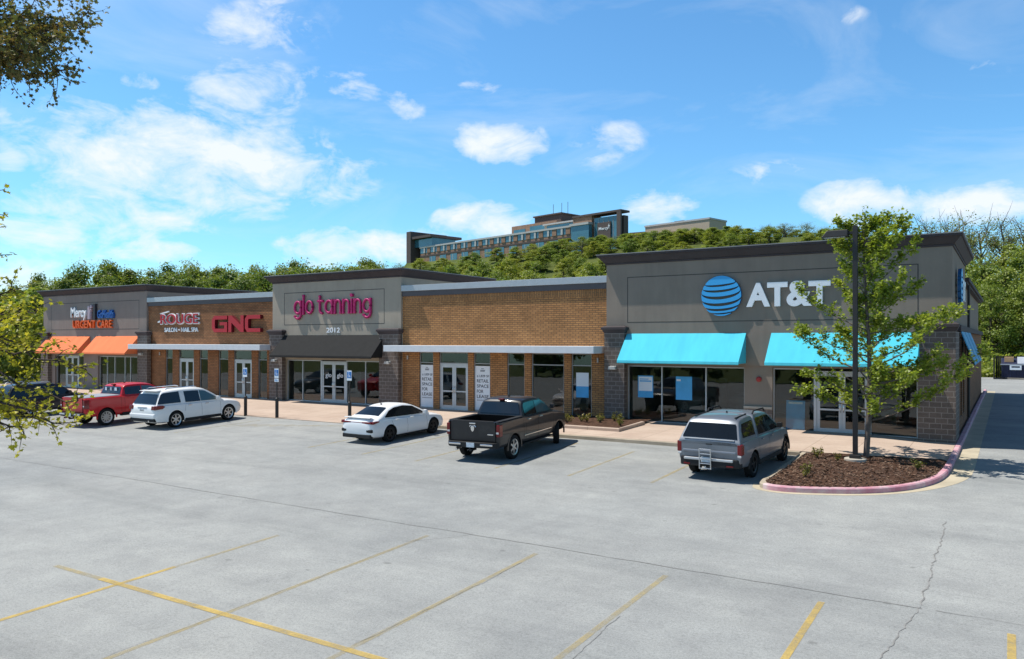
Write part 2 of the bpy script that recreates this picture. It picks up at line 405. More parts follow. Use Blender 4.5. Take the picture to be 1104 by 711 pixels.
def ribbon(name, pts, w, mat, dz=.004, seg=.5):
    """thin sheet following the lot surface along a polyline"""
    P = []
    for a, b in zip(pts[:-1], pts[1:]):
        n = max(1, int(math.dist(a, b)/seg))
        P += [(a[0]+(b[0]-a[0])*i/n, a[1]+(b[1]-a[1])*i/n) for i in range(n)]
    P.append(pts[-1]); vs = []; fs = []
    for i, (x, y) in enumerate(P):
        a = P[max(0,i-1)]; b = P[min(len(P)-1,i+1)]
        dx, dy = b[0]-a[0], b[1]-a[1]; L = math.hypot(dx, dy)
        nx, ny = -dy/L, dx/L
        ww = w(i) if callable(w) else w
        for s in (-1, 1):
            X, Y = x+nx*ww/2*s, y+ny*ww/2*s
            vs.append((X, Y, lotz(X, Y)+dz))
        if i: fs.append((2*i-2, 2*i-1, 2*i+1, 2*i))
    mb = MB(); mb.add(vs, fs); return struct(mb.build(name, mat))
# stall lines
for x in (-11.0, -8.19, -5.39, -2.65, .03, 2.75):
    ribbon('parking_line', [(x, 2.9), (x, 13.85)], .11, M['yellow'] if x in (-2.65, .03) else M['yellow_worn'], .005)
ribbon('parking_line', [(-14.0, 2.9), (-14.0, 9.6)], .12, M['yellow'], .005); ribbon('parking_line', [(-14.0, 9.6), (-14.0, 12.2)], .11, M['yellow_worn'], .005)
ribbon('parking_line', [(-16.2, 8.42), (-14.6, 8.42)], .12, M['yellow_worn'], .009); ribbon('parking_line', [(-14.6, 8.42), (12, 8.42)], .13, M['yellow'], .009)
for x, y0, y1, m in ((-36.2,21.6,26.6,'yellow_worn'), (-31.6,21.6,26.4,'yellow_worn'), (-22.9,21.4,25,'yellow_worn'), (-19.9,21.2,27,'yellow_worn'), (-17.25,21.0,26,'yellow_worn'), (-14.1,21.2,27,'yellow_worn'), (-11.4,21.2,26.2,'yellow_worn'), (-8.79,21.4,26.6,'yellow_worn'), (-39.8,21.4,27,'yellow_worn'), (-43.1,21.4,27,'yellow_worn')):
    ribbon('parking_line', [(x, y0), (x, y1)], .11, M[m], .005)
for i in range(8):
    x = -31.2 + i*.62
    ribbon('access_aisle_stripe', [(x, 24.0+i*.33), (x+.75, 25.3+i*.2)], .12, M['yellow_worn'], .005)
# cracks: a seam along the low line of the lot and a branching crack
rnd = random.Random(4)
def wob(a, b, n, amp, r=rnd):
    out = []; o = 0
    for i in range(n+1):
        t = i/n; o = o*.7 + r.uniform(-amp, amp)
        dx, dy = b[0]-a[0], b[1]-a[1]; L = math.hypot(dx, dy)
        out.append((a[0]+dx*t - dy/L*o, a[1]+dy*t + dx/L*o))
    return out
def crackw(lo, hi, seed):
    r = random.Random(seed); return lambda i: .62*r.uniform(lo, hi)
ribbon('pavement_crack', wob((-34,14.42), (-1.2,14.36), 110, .018), crackw(.018,.045,1), M['crack'], .006, .2)
ribbon('pavement_crack', wob((-1.0,14.34), (9,14.3), 30, .03), crackw(.010,.022,2), M['crack'], .006, .2)
ribbon('pavement_crack', wob((-1.25,20.6), (-1.22,14.5), 60, .030), crackw(.015,.045,3), M['crack'], .006, .1)
ribbon('pavement_crack', wob((-1.22,14.4), (-1.95,8.5), 60, .028), crackw(.012,.035,4), M['crack'], .006, .1)
ribbon('pavement_crack', wob((-5.30,11.6), (-5.15,9.0), 26, .02), crackw(.010,.020,5), M['crack'], .006, .1)
ribbon('pavement_crack', wob((-8.13,13.2), (-8.25,8.6), 20, .03), crackw(.008,.02,6), M['crack'], .012, .1)
ribbon('pavement_crack', wob((-11.0,13.7), (-11.05,6.0), 50, .025), crackw(.006,.018,7), M['crack'], .012, .1)
ribbon('pavement_crack', wob((-10.2,14.4), (-11.2,13.2), 10, .05), crackw(.01,.022,8), M['crack'], .006, .1)

# pavement in front of the shops
def walkz(x, y):
    t = max(0, (33.3-y)/5.3)
    rmp = sst(-39.5,-37.5,x)*(1-sst(-24.6,-22.8,x))
    front = -.10*(1-rmp) - .245*rmp
    right = -.10*sst(-4.6,-1.9,x)
    return front*min(1, t) + right*(1 if t > 0 else .8)
def wy0(x): return 28.0 - .75*sst(-39.5,-37.5,x)*(1-sst(-24.6,-22.8,x))
xs = fr(-72,-1.66,.8); ny = 8; vs = []; fs = []
for j in range(ny+1):
    for x in xs:
        y = wy0(x) + (33.62-wy0(x))*j/ny; vs.append((x, y, walkz(x, y)))
n = len(xs)
for j in range(ny):
    for i in range(n-1): fs.append((j*n+i, j*n+i+1, (j+1)*n+i+1, (j+1)*n+i))
b = len(vs); vs += [(x, wy0(x), -.6) for x in xs]
for i in range(n-1): fs.append((i, b+i, b+i+1, i+1))
mb = MB(); mb.add(vs, fs); struct(mb.build('sidewalk', M['walk'], smooth=30))
def sweep(name, pts, w, h, zf, mat, closed=False, kind=True):
    """kerb: box section swept along a path, w to the left of it"""
    mb = MB(); n = len(pts); vs = []
    for i, (x, y) in enumerate(pts):
        a = pts[(i-1) % n] if (closed or i) else pts[0]; c = pts[(i+1) % n] if (closed or i < n-1) else pts[-1]
        dx, dy = c[0]-a[0], c[1]-a[1]; L = math.hypot(dx, dy); nx, ny = -dy/L, dx/L
        z = zf(x, y)
        vs += [(x, y, z-.25), (x, y, z+h-.03), (x+nx*.03, y+ny*.03, z+h), (x+nx*w, y+ny*w, z+h), (x+nx*w, y+ny*w, z-.25)]
    fs = []
    for i in range(n if closed else n-1):
        j = (i+1) % n
        for k in range(4): fs.append((i*5+k, j*5+k, j*5+k+1, i*5+k+1))
    if not closed: fs += [(4,3,2,1,0), tuple((n-1)*5+k for k in range(5))]
    mb.add(vs, fs); o = mb.build(name, mat, smooth=35)
    return struct(o) if kind else o
def smooth_path(p, it=2):
    for _ in range(it):
        q = [p[0]]
        for a, b in zip(p[:-1], p[1:]):
            q += [(a[0]*.75+b[0]*.25, a[1]*.75+b[1]*.25), (a[0]*.25+b[0]*.75, a[1]*.25+b[1]*.75)]
        q.append(p[-1]); p = q
    return p
kz = lambda x, y: lotz(x, y)
sweep('kerb', [(x, 27.9) for x in fr(-22.6,-6.05,1.5)], .096, .152, kz, M['kerb'])
sweep('kerb', [(x, 27.9) for x in fr(-72,-39.6,3)], .096, .152, kz, M['kerb'])
# kerbed island and the kerb that runs back along the side of the building
front = smooth_path([(-5.98,22.75),(-5.9,22.15),(-5.25,21.95),(-4.4,22.2),(-3.3,22.7),(-2.35,23.6),(-1.75,24.9),(-1.52,26.3),(-1.47,28.2)])
redpath = front[6:] + [(-1.47,y) for y in fr(29,71,2)]
sweep('kerb', [(-5.98,27.85),(-5.98,25.5)] + front[:7], .17, .15, kz, M['kerb'])
sweep('painted_kerb', redpath, .17, .152, kz, M['kerb_red'])
def gutter(path, w0, w1):
    vs = []; fs = []
    for i, (x, y) in enumerate(path):
        a = path[max(0,i-1)]; c = path[min(len(path)-1,i+1)]
        dx, dy = c[0]-a[0], c[1]-a[1]; L = math.hypot(dx, dy); nx, ny = dy/L, -dx/L
        w = w0+(w1-w0)*sst(23,27,y)
        for k in (-.02, w): vs.append((x+nx*k, y+ny*k, lotz(x+nx*k, y+ny*k)+.005))
        if i: fs.append((2*i-2, 2*i-1, 2*i+1, 2*i))
    mb = MB(); mb.add(vs, fs); return struct(mb.build('gutter', M['gutter']))
gutter(front + [(-1.47,y) for y in fr(29,71,3)], .20, .58)
# bark mulch inside the island: a lumpy sheet with loose chips
inn = [(-5.82,27.86),(-5.82,24)] + [(x + .13*(-4-x)/3, y+.16) for x, y in front[3:]] + [(-1.66,27.9)]
bm = bmesh.new(); f = bm.faces.new([bm.verts.new((x, y, 0)) for x, y in inn])
bmesh.ops.triangulate(bm, faces=bm.faces)
for _ in range(4): bmesh.ops.subdivide_edges(bm, edges=[e for e in bm.edges if e.calc_length() > .22], cuts=1, use_grid_fill=False); bmesh.ops.triangulate(bm, faces=bm.faces)
rnd = random.Random(9)
for v in bm.verts:
    edge = v.is_boundary
    v.co.z = lotz(v.co.x, v.co.y) + (.11 if edge else .15 + rnd.uniform(-.02,.035))
me = bpy.data.meshes.new('mulch_bed'); bm.to_mesh(me); bm.free(); me.materials.append(M['mulch'])
o = link(me, 'mulch_bed'); struct(o)
def in_island(x, y):
    c = False; n = len(inn)
    for i in range(n):
        x1, y1 = inn[i]; x2, y2 = inn[(i+1) % n]
        if (y1 > y) != (y2 > y) and x < (x2-x1)*(y-y1)/(y2-y1)+x1: c = not c
    return c
mb = MB()
while len(mb.f) < 2600:
    x, y = rnd.uniform(-5.8,-1.7), rnd.uniform(22.1,27.8)
    if not in_island(x, y): continue
    z = lotz(x, y)+.155+rnd.uniform(0,.03); a = rnd.uniform(0,PI); l, w = rnd.uniform(.03,.09), rnd.uniform(.012,.03); t = rnd.uniform(-.02,.03)
    c, s = math.cos(a), math.sin(a)
    mb.add([(x+c*l, y+s*l, z+t), (x-s*w, y+c*w, z), (x-c*l, y-s*l, z-t*.3), (x+s*w, y-c*w, z+.012)], [(0,1,2,3)])
def chipm():
    m, nt, b = new_mat('bark chips'); g = nt.nodes.new('ShaderNodeNewGeometry')
    nt.links.new(ramp(nt, g.outputs['Random Per Island'], [(0,(.035,.02,.014)),(.6,(.10,.056,.036)),(1,(.20,.13,.085))]), b.inputs['Base Color']); S(b,'Roughness',.95); return m
o = mb.build('bark_chips', chipm(), recalc=False); tag(o, 'loose brown bark chips covering the kerbed island bed', 'mulch', kind='stuff')

# ------------------------------------------------------------------ text
def text_mesh(txt, x0, x1, z0, y, mat, name, parent, zh=None, depth=.06, off=0.0, mats=None):
    """flat raised lettering facing -Y, fitted to x0..x1 (and to height zh)"""
    cu = bpy.data.curves.new('t', 'FONT'); cu.body = txt; cu.size = 1; cu.extrude = .05; cu.offset = off; cu.resolution_u = 4
    ob = bpy.data.objects.new('t', cu); COL.objects.link(ob)
    dg = bpy.context.evaluated_depsgraph_get(); dg.update()
    me = bpy.data.meshes.new_from_object(ob.evaluated_get(dg))
    bpy.data.objects.remove(ob); bpy.data.curves.remove(cu)
    n = len(me.vertices); c = np.empty(n*3); me.vertices.foreach_get('co', c); c = c.reshape(-1,3)
    mn, mx = c.min(0), c.max(0)
    sx = (x1-x0)/(mx[0]-mn[0]); sz = (zh/(mx[1]-mn[1])) if zh else sx
    out = np.empty_like(c)
    out[:,0] = x0+(c[:,0]-mn[0])*sx; out[:,2] = z0+(c[:,1]-mn[1])*sz; out[:,1] = y-(c[:,2]+.05)/.1*depth
    me.vertices.foreach_set('co', out.ravel()); me.materials.clear(); me.materials.append(mat); me.update()
    me.name = name
    return link(me, name, parent)

# ------------------------------------------------------------------ shops
def wall_front(mb, x0, x1, z0, z1, ops, y0, y1):
    """front wall cut round openings (xa, xb, za, zb), butted boxes"""
    x = x0
    for xa, xb, za, zb in sorted(ops):
        if xa > x: mb.box(x, xa, y0, y1, z0, z1)
        if za > z0: mb.box(xa, xb, y0, y1, z0, za)
        if zb < z1: mb.box(xa, xb, y0, y1, zb, z1)
        x = xb
    if x < x1: mb.box(x, x1, y0, y1, z0, z1)
def glazing(root, x0, x1, z0, z1, y, mull=(), trans=(), fm='alu', w=.05, sill=.1):
    g = MB().box(x0+.01, x1-.01, y, y+.012, z0+.02, z1-.02).build('window', M['glass'], root)
    f = MB(); a, b = y-.045, y+.05
    f.box(x0, x0+w, a, b, z0, z1); f.box(x1-w, x1, a, b, z0, z1)
    f.box(x0+w, x1-w, a, b, z1-w, z1); f.box(x0+w, x1-w, a, b, z0, z0+sill)
    xs = [x0+w] + [v for m in mull for v in (m-w/2, m+w/2)] + [x1-w]
    for m in mull: f.box(m-w/2, m+w/2, a, b, z0+sill, z1-w)
    for t in trans:
        for k in range(0, len(xs), 2): f.box(xs[k], xs[k+1], a+.003, b, t-w/2, t+w/2)
    sub(f, 'frame', M[fm], g); return g
def doors(root, x0, x1, z0, z1, y, fm='alu', leaves=2, rail=1.0):
    fr_ = MB(); fr_.box(x0, x0+.06, y-.05, y+.05, z0, z1); fr_.box(x1-.06, x1, y-.05, y+.05, z0, z1); fr_.box(x0+.06, x1-.06, y-.05, y+.05, z1-.06, z1)
    fr_.build('door_frame', M[fm], root)
    a, b = x0+.065, x1-.065; wd = (b-a)/leaves
    for k in range(leaves):
        l, r = a+k*wd+.004, a+(k+1)*wd-.004; st = .12
        d = MB(); ya, yb = y-.03, y+.02
        d.box(l, l+st, ya, yb, z0+.02, z1-.065); d.box(r-st, r, ya, yb, z0+.02, z1-.065)
        d.box(l+st, r-st, ya, yb, z1-.065-.14, z1-.065); d.box(l+st, r-st, ya, yb, z0+.02, z0+.25)
        d.box(l+st, r-st, ya+.003, yb, z0+rail-.035, z0+rail+.035)
        leaf = d.build('door', M[fm], root)
        g = MB(); g.box(l+st, r-st, y-.008, y+.002, z0+.25, z0+rail-.035); g.box(l+st, r-st, y-.008, y+.002, z0+rail+.035, z1-.205)
        sub(g, 'pane', M['glass'], leaf)
        hx = r-.06 if (leaves == 2 and k == 0) else l+.06
        h = MB().tube([(hx, ya-.0, z0+.9), (hx, ya-.06, z0+.93), (hx, ya-.06, z0+1.25), (hx, ya, z0+1.28)], .014, 8)
        sub(h, 'handle', M['chrome'], leaf, smooth=True)
def frustum(mb, x0, x1, y0, y1, za, zb, p0, p1):
    lo = [(x0-p0,y0-p0,za),(x1+p0,y0-p0,za),(x1+p0,y1+p0,za),(x0-p0,y1+p0,za)]
    hi = [(x0-p1,y0-p1,zb),(x1+p1,y0-p1,zb),(x1+p1,y1+p1,zb),(x0-p1,y1+p1,zb)]
    mb.add(lo+hi, [(0,3,2,1),(4,5,6,7),(0,1,5,4),(1,2,6,5),(2,3,7,6),(3,0,4,7)])
def tower_top(root, x0, x1, yb, zt=7.66):
    """EIFS upper walls of a tower behind its front, and the flared cornice"""
    c = MB()
    c.box(x0-.05, x1+.05, 33.35-.05, yb+.05, zt-.46, zt-.38)
    frustum(c, x0, x1, 33.35, yb, zt-.38, zt-.11, .08, .30)
    c.box(x0-.35, x1+.35, 33.35-.35, yb+.35, zt-.11, zt-.02)
    c.build('cornice', M['cornice'], root, bevel=.012)
    MB().box(x0-.37, x1+.37, 33.35-.37, yb+.37, zt-.02, zt+.02).build('coping', M['coping'], root)
def pier(root, x0, x1, y0, y1, cap=True, z0=-.35):
    MB().box(x0, x1, y0, y1, z0, 4.02).build('pier', M['block'], root)
    c = MB(); frustum(c, x0, x1, y0, y1, 4.02, 4.18, .01, .09); c.box(x0-.13, x1+.13, y0-.13, y1, 4.18, 4.30); frustum(c, x0, x1, y0, y1-.1, 4.30, 4.36, .11, .0)
    c.build('pier_cap', M['cornice'], root, bevel=.01)
def reveal(root, x0, x1, z0, z1, y, w=.035):
    g = MB(); a, b = y-.004, y+.01
    g.box(x0, x1, a, b, z1-w, z1); g.box(x0, x1, a, b, z0, z0+w); g.box(x0, x0+w, a, b, z0+w, z1-w); g.box(x1-w, x1, a, b, z0+w, z1-w)
    g.build('panel_joint', M['groove'], root)
def awning(root, x0, x1, mat, seams=0):
    d = MB(); n = 12
    # canvas with a slight sag between its ribs, closed ends, short valance
    prof = [(33.33,4.00),(32.22,2.80),(32.205,2.70)]
    t = .02
    def off(y, z): return (y+.02, z-.025)
    poly = prof + [off(*p) for p in reversed(prof)]
    d.prism([(y, z) for y, z in poly], x0, x1, 'x')
    for xx in (x0, x1-.015):
        d.prism([(33.33,3.97),(32.25,2.79),(32.25,2.72),(33.33,2.72)], xx+.002, xx+.013, 'x')
    a = d.build('awning', mat, root)
    f = MB()
    for k in range(5):
        x = x0+.05+(x1-x0-.1)*k/4
        f.tube([(x,33.33,3.93),(x,32.27,2.76)], .018, 6); f.tube([(x,33.33,2.74),(x,32.27,2.74)], .018, 6)
    f.tube([(x0+.03,32.26,2.735),(x1-.03,32.26,2.735)], .018, 6)
    sub(f, 'awning_frame', M['dark'], a)
def room(root, x0, x1, seed=0):
    m = MB(); m.cur = 0
    m.quad((x0,33.75,.01),(x1,33.75,.01),(x1,41,.01),(x0,41,.01))
    m.build('shop_floor', M['shop_floor'], root, recalc=False)
    m = MB(); m.box(x0, x1, 41, 41.1, .01, 3.2); m.box(x0, x0+.1, 33.8, 41, .01, 3.2); m.box(x1-.1, x1, 33.8, 41, .01, 3.2); m.box(x0+.1, x1-.1, 33.8, 41, 3.1, 3.2)
    r = random.Random(seed)
    for k in range(int((x1-x0)*.8)):
        x = r.uniform(x0+.6, x1-1.5); y = r.uniform(36.5, 40); w = r.uniform(.5,1.3); h = r.choice([.9,1.0,1.4,1.7])
        m.box(x, x+w, y, y+.5, .012, h)
    m.build('interior', M['interior'], root)
def wall_lamp(root, x, y, z):
    m = MB(); m.box(x-.16, x+.16, y-.03, y, z-.09, z+.09); m.prism([(x-.15,z+.07),(x+.15,z+.07),(x+.19,z-.07),(x-.19,z-.07)], y-.2, y-.03, 'y')
    m.build('wall_lamp', M['lamp_metal'], root, bevel=.01)
def light_stub(root, x, y, z):
    MB().cyl(x, y-.06, z-.11, z+.11, .045, 12).build('wall_lamp', M['lamp_metal'], root, smooth=40)

GRP = 'attached shop units of the strip mall'
YW = 33.6; YB = 68.0
# --- clinic at the far end
clinic = thing('shop_unit', 'grey stucco clinic unit with two orange awnings, far end of the shop row', 'shop building', (-59,33.4,0), 0, GRP, True)
ops = [(-64.4,-60.25,-.1,2.5), (-58.3,-53.1,-.1,2.5)]
w = MB(); wall_front(w, -66.0, -52.0, -.1, 2.62, ops, 33.42, 33.75); w.box(-66.0,-52.0,33.35,33.75,2.62,7.2)
w.box(-66.0,-65.7,33.75,YB,-.4,6.2); w.box(-66.0,-65.7,33.75,42.5,6.2,7.2); w.box(-52.3,-52.0,33.75,42.5,5.9,7.2); w.box(-65.7,-52.3,42.2,42.5,5.9,7.2); w.box(-65.7,-52.0,YB-.3,YB,-.4,6.2)
w.build('wall', M['eifs_mid'], clinic)
MB().box(-65.7,-52.3,33.75,YB-.3,5.8,5.9).build('roof', M['roof'], clinic)
tower_top(clinic, -66.0, -52.0, 42.5)
reveal(clinic, -64.85, -52.9, 4.5, 6.6, 33.35)
pier(clinic, -65.95, -64.9, 33.12, 33.42); pier(clinic, -52.75, -51.6, 33.12, 33.42)
awning(clinic, -65.1, -59.2, M['awn_orange']); awning(clinic, -58.35, -52.85, M['awn_orange'])
glazing(clinic, -64.4, -63.0, -.02, 2.5, YW); doors(clinic, -63.0, -61.2, -.02, 2.5, YW); glazing(clinic, -61.2, -60.25, -.02, 2.5, YW)
glazing(clinic, -58.3, -53.1, -.02, 2.5, YW, (-57.3,-56.3,-55.0,-54.3))
wall_lamp(clinic, -52.2, 33.12, 2.7)
room(clinic, -65.6, -52.4, 1)
# --- brick unit with two shops
duo = thing('shop_unit', 'brown brick unit holding two small shops under one flat white canopy, beside the clinic', 'shop building', (-45.5,33.5,0), 0, GRP, True)
def brick_unit(root, x0, x1, cx0, cx1, ops, seed, bm_='brick'):
    w = MB(); wall_front(w, x0, x1, -.1, 5.78, ops, 33.5, 33.8); w.build('brick_wall', M[bm_], root)
    MB().box(x0, x1, 33.488, 33.8, 5.78, 6.12).build('soldier_course', M['brick_soldier' if bm_ == 'brick' else bm_], root)
    MB().box(x0, x1, 33.42, 33.82, 6.12, 6.40).build('fascia_band', M['band'], root)
    MB().box(x0, x1, 33.36, 33.86, 6.40, 6.72).build('parapet_flashing', M['silver'], root, bevel=.01)
    MB().box(x0, x1, 33.86, YB, 5.8, 5.9).build('roof', M['roof'], root)
    MB().box(x0, x1, YB-.3, YB, -.4, 5.8).build('rear_wall', M['brick'], root)
    c = MB(); c.box(cx0, cx1, 32.3, 33.5, 3.08, 3.42); c.build('canopy', M['canopy'], root, bevel=.015)
    room(root, x0+.1, x1-.1, seed)
ops = [(-50.0,-49.2,-.1,3.06),(-48.5,-46.85,-.1,3.06),(-46.25,-45.35,-.1,3.06),(-44.25,-43.25,-.1,3.06),(-42.7,-40.95,-.1,3.06),(-40.35,-39.5,-.1,3.06)]
brick_unit(duo, -52.0, -38.8, -52.6, -38.75, ops, 2, 'brick_left')
for x0, x1, a, b in ops:
    if x1-x0 > 1.4:
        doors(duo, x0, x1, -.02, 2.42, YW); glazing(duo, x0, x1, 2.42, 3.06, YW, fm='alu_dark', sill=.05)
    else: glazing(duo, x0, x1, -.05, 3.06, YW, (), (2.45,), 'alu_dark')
light_stub(duo, -50.6, 33.5, 2.75); light_stub(duo, -39.15, 33.5, 2.75)
# --- tanning shop
salon = thing('shop_unit', 'grey stucco unit with a long black awning and number 2012, between two brick units', 'shop building', (-33.7,33.4,0), 0, GRP, True)
w = MB(); wall_front(w, -38.8, -28.4, -.1, 2.58, [(-37.7,-29.85,-.1,2.52)], 33.42, 33.75); w.box(-38.8,-28.4,33.35,33.75,2.58,7.2)
w.box(-38.8,-38.5,33.75,42,5.9,7.2); w.box(-28.7,-28.4,33.75,42,5.9,7.2); w.box(-38.5,-28.7,41.7,42,5.9,7.2)
w.build('wall', M['eifs'], salon); MB().box(-38.8,-28.4,YB-.3,YB,-.4,5.8).build('rear_wall', M['eifs'], salon)
MB().box(-38.5,-28.7,33.75,YB,5.8,5.9).build('roof', M['roof'], salon)
tower_top(salon, -38.8, -28.4, 42)
reveal(salon, -37.75, -29.6, 4.62, 6.6, 33.35)
pier(salon, -38.85, -37.7, 33.12, 33.42); pier(salon, -29.8, -28.4, 33.12, 33.42)
awning(salon, -37.75, -29.55, M['awn_black'])
glazing(salon, -37.7, -34.77, -.05, 2.5, YW, (-36.35,)); doors(salon, -34.77, -32.72, -.05, 2.45, YW); glazing(salon, -32.72, -29.85, -.05, 2.5, YW, (-31.22,))
wall_lamp(salon, -29.1, 33.12, 2.45); wall_lamp(salon, -38.3, 33.12, 2.45)
room(salon, -38.6, -28.6, 3)
# --- vacant brick unit
vac = thing('shop_unit', 'vacant brown brick unit with two white lease posters, left of the cyan awnings', 'shop building', (-22.2,33.5,0), 0, GRP, True)
ops = [(-27.22,-26.26,-.1,3.06),(-25.85,-23.96,-.1,3.06),(-23.59,-22.56,-.1,3.06),(-21.52,-20.49,-.1,3.06),(-20.08,-18.24,-.1,3.06),(-17.84,-16.75,-.1,3.06)]
brick_unit(vac, -28.4, -15.9, -28.75, -16.05, ops, 4)
for i, (x0, x1, a, b) in enumerate(ops):
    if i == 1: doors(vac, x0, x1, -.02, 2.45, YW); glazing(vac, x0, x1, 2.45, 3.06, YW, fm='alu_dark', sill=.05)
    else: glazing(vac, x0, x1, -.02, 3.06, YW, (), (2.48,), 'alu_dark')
light_stub(vac, -28.0, 33.5, 2.75); light_stub(vac, -16.4, 33.5, 2.75)
# --- corner shop with blue awnings
store = thing('shop_unit', 'grey stucco corner unit with two cyan awnings, near end of the shop row', 'shop building', (-8.9,33.4,0), 0, GRP, True)
ops = [(-14.9,-9.5,-.1,2.56), (-8.33,-2.93,-.1,2.56)]
w = MB(); wall_front(w, -15.9, -1.78, -.3, 2.62, ops, 33.42, 33.75); w.box(-15.9,-1.78,33.35,33.75,2.62,7.2)
w.box(-15.9,-15.6,33.75,43,5.9,7.2)
w.box(-2.08,-1.78,33.75,43.2,4.3,7.2); w.box(-15.6,-2.08,42.9,43.2,5.9,7.2); w.box(-2.25,-1.95,43.2,YB,4.3,6.45); w.box(-15.9,-2.25,YB-.3,YB,-.4,5.8)
w.build('wall', M['eifs_dark'], store)
MB().box(-15.6,-2.25,33.75,YB-.3,5.8,5.9).build('roof', M['roof'], store)
tower_top(store, -15.9, -1.78, 43.2)
c = MB(); c.box(-2.4,-1.72,43.65,YB+.1,6.45,6.55); c.box(-2.5,-1.62,43.65,YB+.2,6.55,6.72); c.build('side_cornice', M['cornice'], store)
# side wall: block corner, brick beyond with tall windows
MB().box(-2.05,-1.66,33.46,35.6,-.4,4.02).build('side_pier', M['block'], store)
sw = [(36.3,37.6,.4,3.0),(38.4,39.7,.4,3.0),(40.5,41.8,.4,3.0)]
s_ = MB(); y = 35.6
for a, b_, za, zb in sw:
    s_.box(-2.05,-1.75,y,a,-.4,4.3); s_.box(-2.05,-1.75,a,b_,-.4,za); s_.box(-2.05,-1.75,a,b_,zb,4.3); y = b_
s_.box(-2.05,-1.75,y,YB,-.4,4.3)
s_.build('side_wall', M['brick_red'], store)
for a, b_, za, zb in sw:
    g = MB().box(-1.9,-1.89,a+.01,b_-.01,za+.01,zb-.01).build('window', M['glass'], store)
    f = MB(); f.box(-1.95,-1.84,a,a+.06,za,zb); f.box(-1.95,-1.84,b_-.06,b_,za,zb); f.box(-1.95,-1.84,a+.06,b_-.06,zb-.06,zb); f.box(-1.95,-1.84,a+.06,b_-.06,za,za+.06)
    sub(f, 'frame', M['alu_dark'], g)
MB().box(-1.72,-1.60,35.6,66,4.06,4.30).build('side_belt_course', M['cornice'], store)
MB().tube([(-1.68,44.6,-.1),(-1.68,44.6,6.4)], .06, 8).build('downspout', M['bronze'], store)
reveal(store, -14.85, -2.9, 4.5, 6.6, 33.35)
pier(store, -15.9, -14.9, 33.12, 33.42); pier(store, -2.9, -1.66, 33.12, 33.42)
awning(store, -14.85, -9.4, M['awn_blue']); awning(store, -8.35, -2.85, M['awn_blue'])
glazing(store, -14.9, -9.5, -.08, 2.54, YW, (-13.25,-11.21))
glazing(store, -8.33, -6.67, -.1, 2.54, YW); doors(store, -6.67, -4.62, -.1, 2.45, YW); glazing(store, -4.62, -2.93, -.1, 2.54, YW)
MB().box(-9.5,-8.33,33.34,33.42,-.2,.82).build('wainscot', M['block'], store)
MB().box(-9.5,-8.33,33.30,33.42,.82,.92).build('wainscot_cap', M['concrete'], store, bevel=.01)
wall_lamp(store, -15.45, 33.12, 2.42)
wl = MB(); wl.prism([(34.5,2.55),(34.9,2.55),(34.95,2.3),(34.45,2.3)], -1.66, -1.45, 'x'); wl.build('wall_lamp', M['lamp_metal'], store)
bl = MB().tube([(-8.88,33.42,2.06),(-8.88,33.36,2.06),(-8.88,33.33,2.06)], [.11,.11,.07], 16); bl.build('fire_bell', M['bell_red'], store, smooth=40)
room(store, -15.6, -2.3, 5)
# louvred blue sunshade on the side wall: three sloping panels on brackets
for k in range(3):
    y0 = 36.0 + k*3.0; lv = MB(); lv.prism([(-1.60,4.05),(-1.12,2.74),(-1.14,2.71),(-1.63,4.02)], y0, y0+2.55, 'y')
    ls = lv.build('side_awning', M['louvre_blue'], store)
    y = y0+.1
    f = MB(); f.tube([(-1.7,y,2.76),(-1.14,y,2.72)], .02, 6); f.tube([(-1.7,y,3.95),(-1.16,y,2.70)], .02, 6); sub(f, 'bracket', M['dark'], ls)

# ------------------------------------------------------------------ signs on the walls
YS = 33.345
# clinic sign
t = thing('wall_sign', 'two-line clinic sign, white, blue and orange letters above orange awnings', 'sign', (-59,33.3,5.3), 0, None, True)
text_mesh('Mercy', -61.7, -59.55, 5.22, YS, M['white'], 'lettering', t, 1.02, .14, .02)
ic = MB(); ic.prism([(-59.35,5.3),(-59.1,5.3),(-59.1,6.3),(-59.35,6.3)], YS-.14, YS); ic.tube([(-59.0,YS-.08,5.3),(-59.0,YS-.08,5.85),(-58.9,YS-.08,6.05)], .11, 8); ic.tube([(-58.9,YS-.14,6.25),(-58.9,YS,6.25)], .13, 12)
ic.build('emblem', M['pink_icon'], t)
MB().box(-58.45,-58.25,YS-.2,YS,5.25,6.45).build('shadow_bar', M['ink'], t)  # solid dark bar standing in for the shadow beside the emblem
text_mesh('GoHealth', -58.0, -55.9, 5.34, YS, M['royal'], 'lettering', t, .62, .16, .02)
text_mesh('URGENT CARE', -61.45, -56.15, 4.62, YS, M['orange_sign'], 'lettering', t, .60, .14, .015)
# salon sign: outlined display letters over small capitals
YBK = 33.49
t = thing('wall_sign', 'red display letters outlined in white over SALON NAIL SPA on brick', 'sign', (-48.2,33.45,4.8), 0, None, True)
text_mesh('ROUGE', -50.45, -46.15, 4.78, YBK, M['white'], 'letter_outline', t, .78, .10, .035)
text_mesh('ROUGE', -50.38, -46.22, 4.84, YBK-.10, M['red_sign'], 'lettering', t, .66, .05, .005)
sw_ = MB(); sw_.prism([(-50.75,4.92),(-50.35,5.0),(-50.35,5.12),(-50.75,5.02)], YBK-.1, YBK); sw_.prism([(-50.4,5.5),(-49.5,5.66),(-49.5,5.74),(-50.5,5.58)], YBK-.1, YBK); sw_.build('letter_flourish', M['white'], t)
text_mesh('SALON \u2022 NAIL SPA', -50.05, -46.3, 4.27, YBK, M['white'], 'lettering', t, .30, .06, .012)
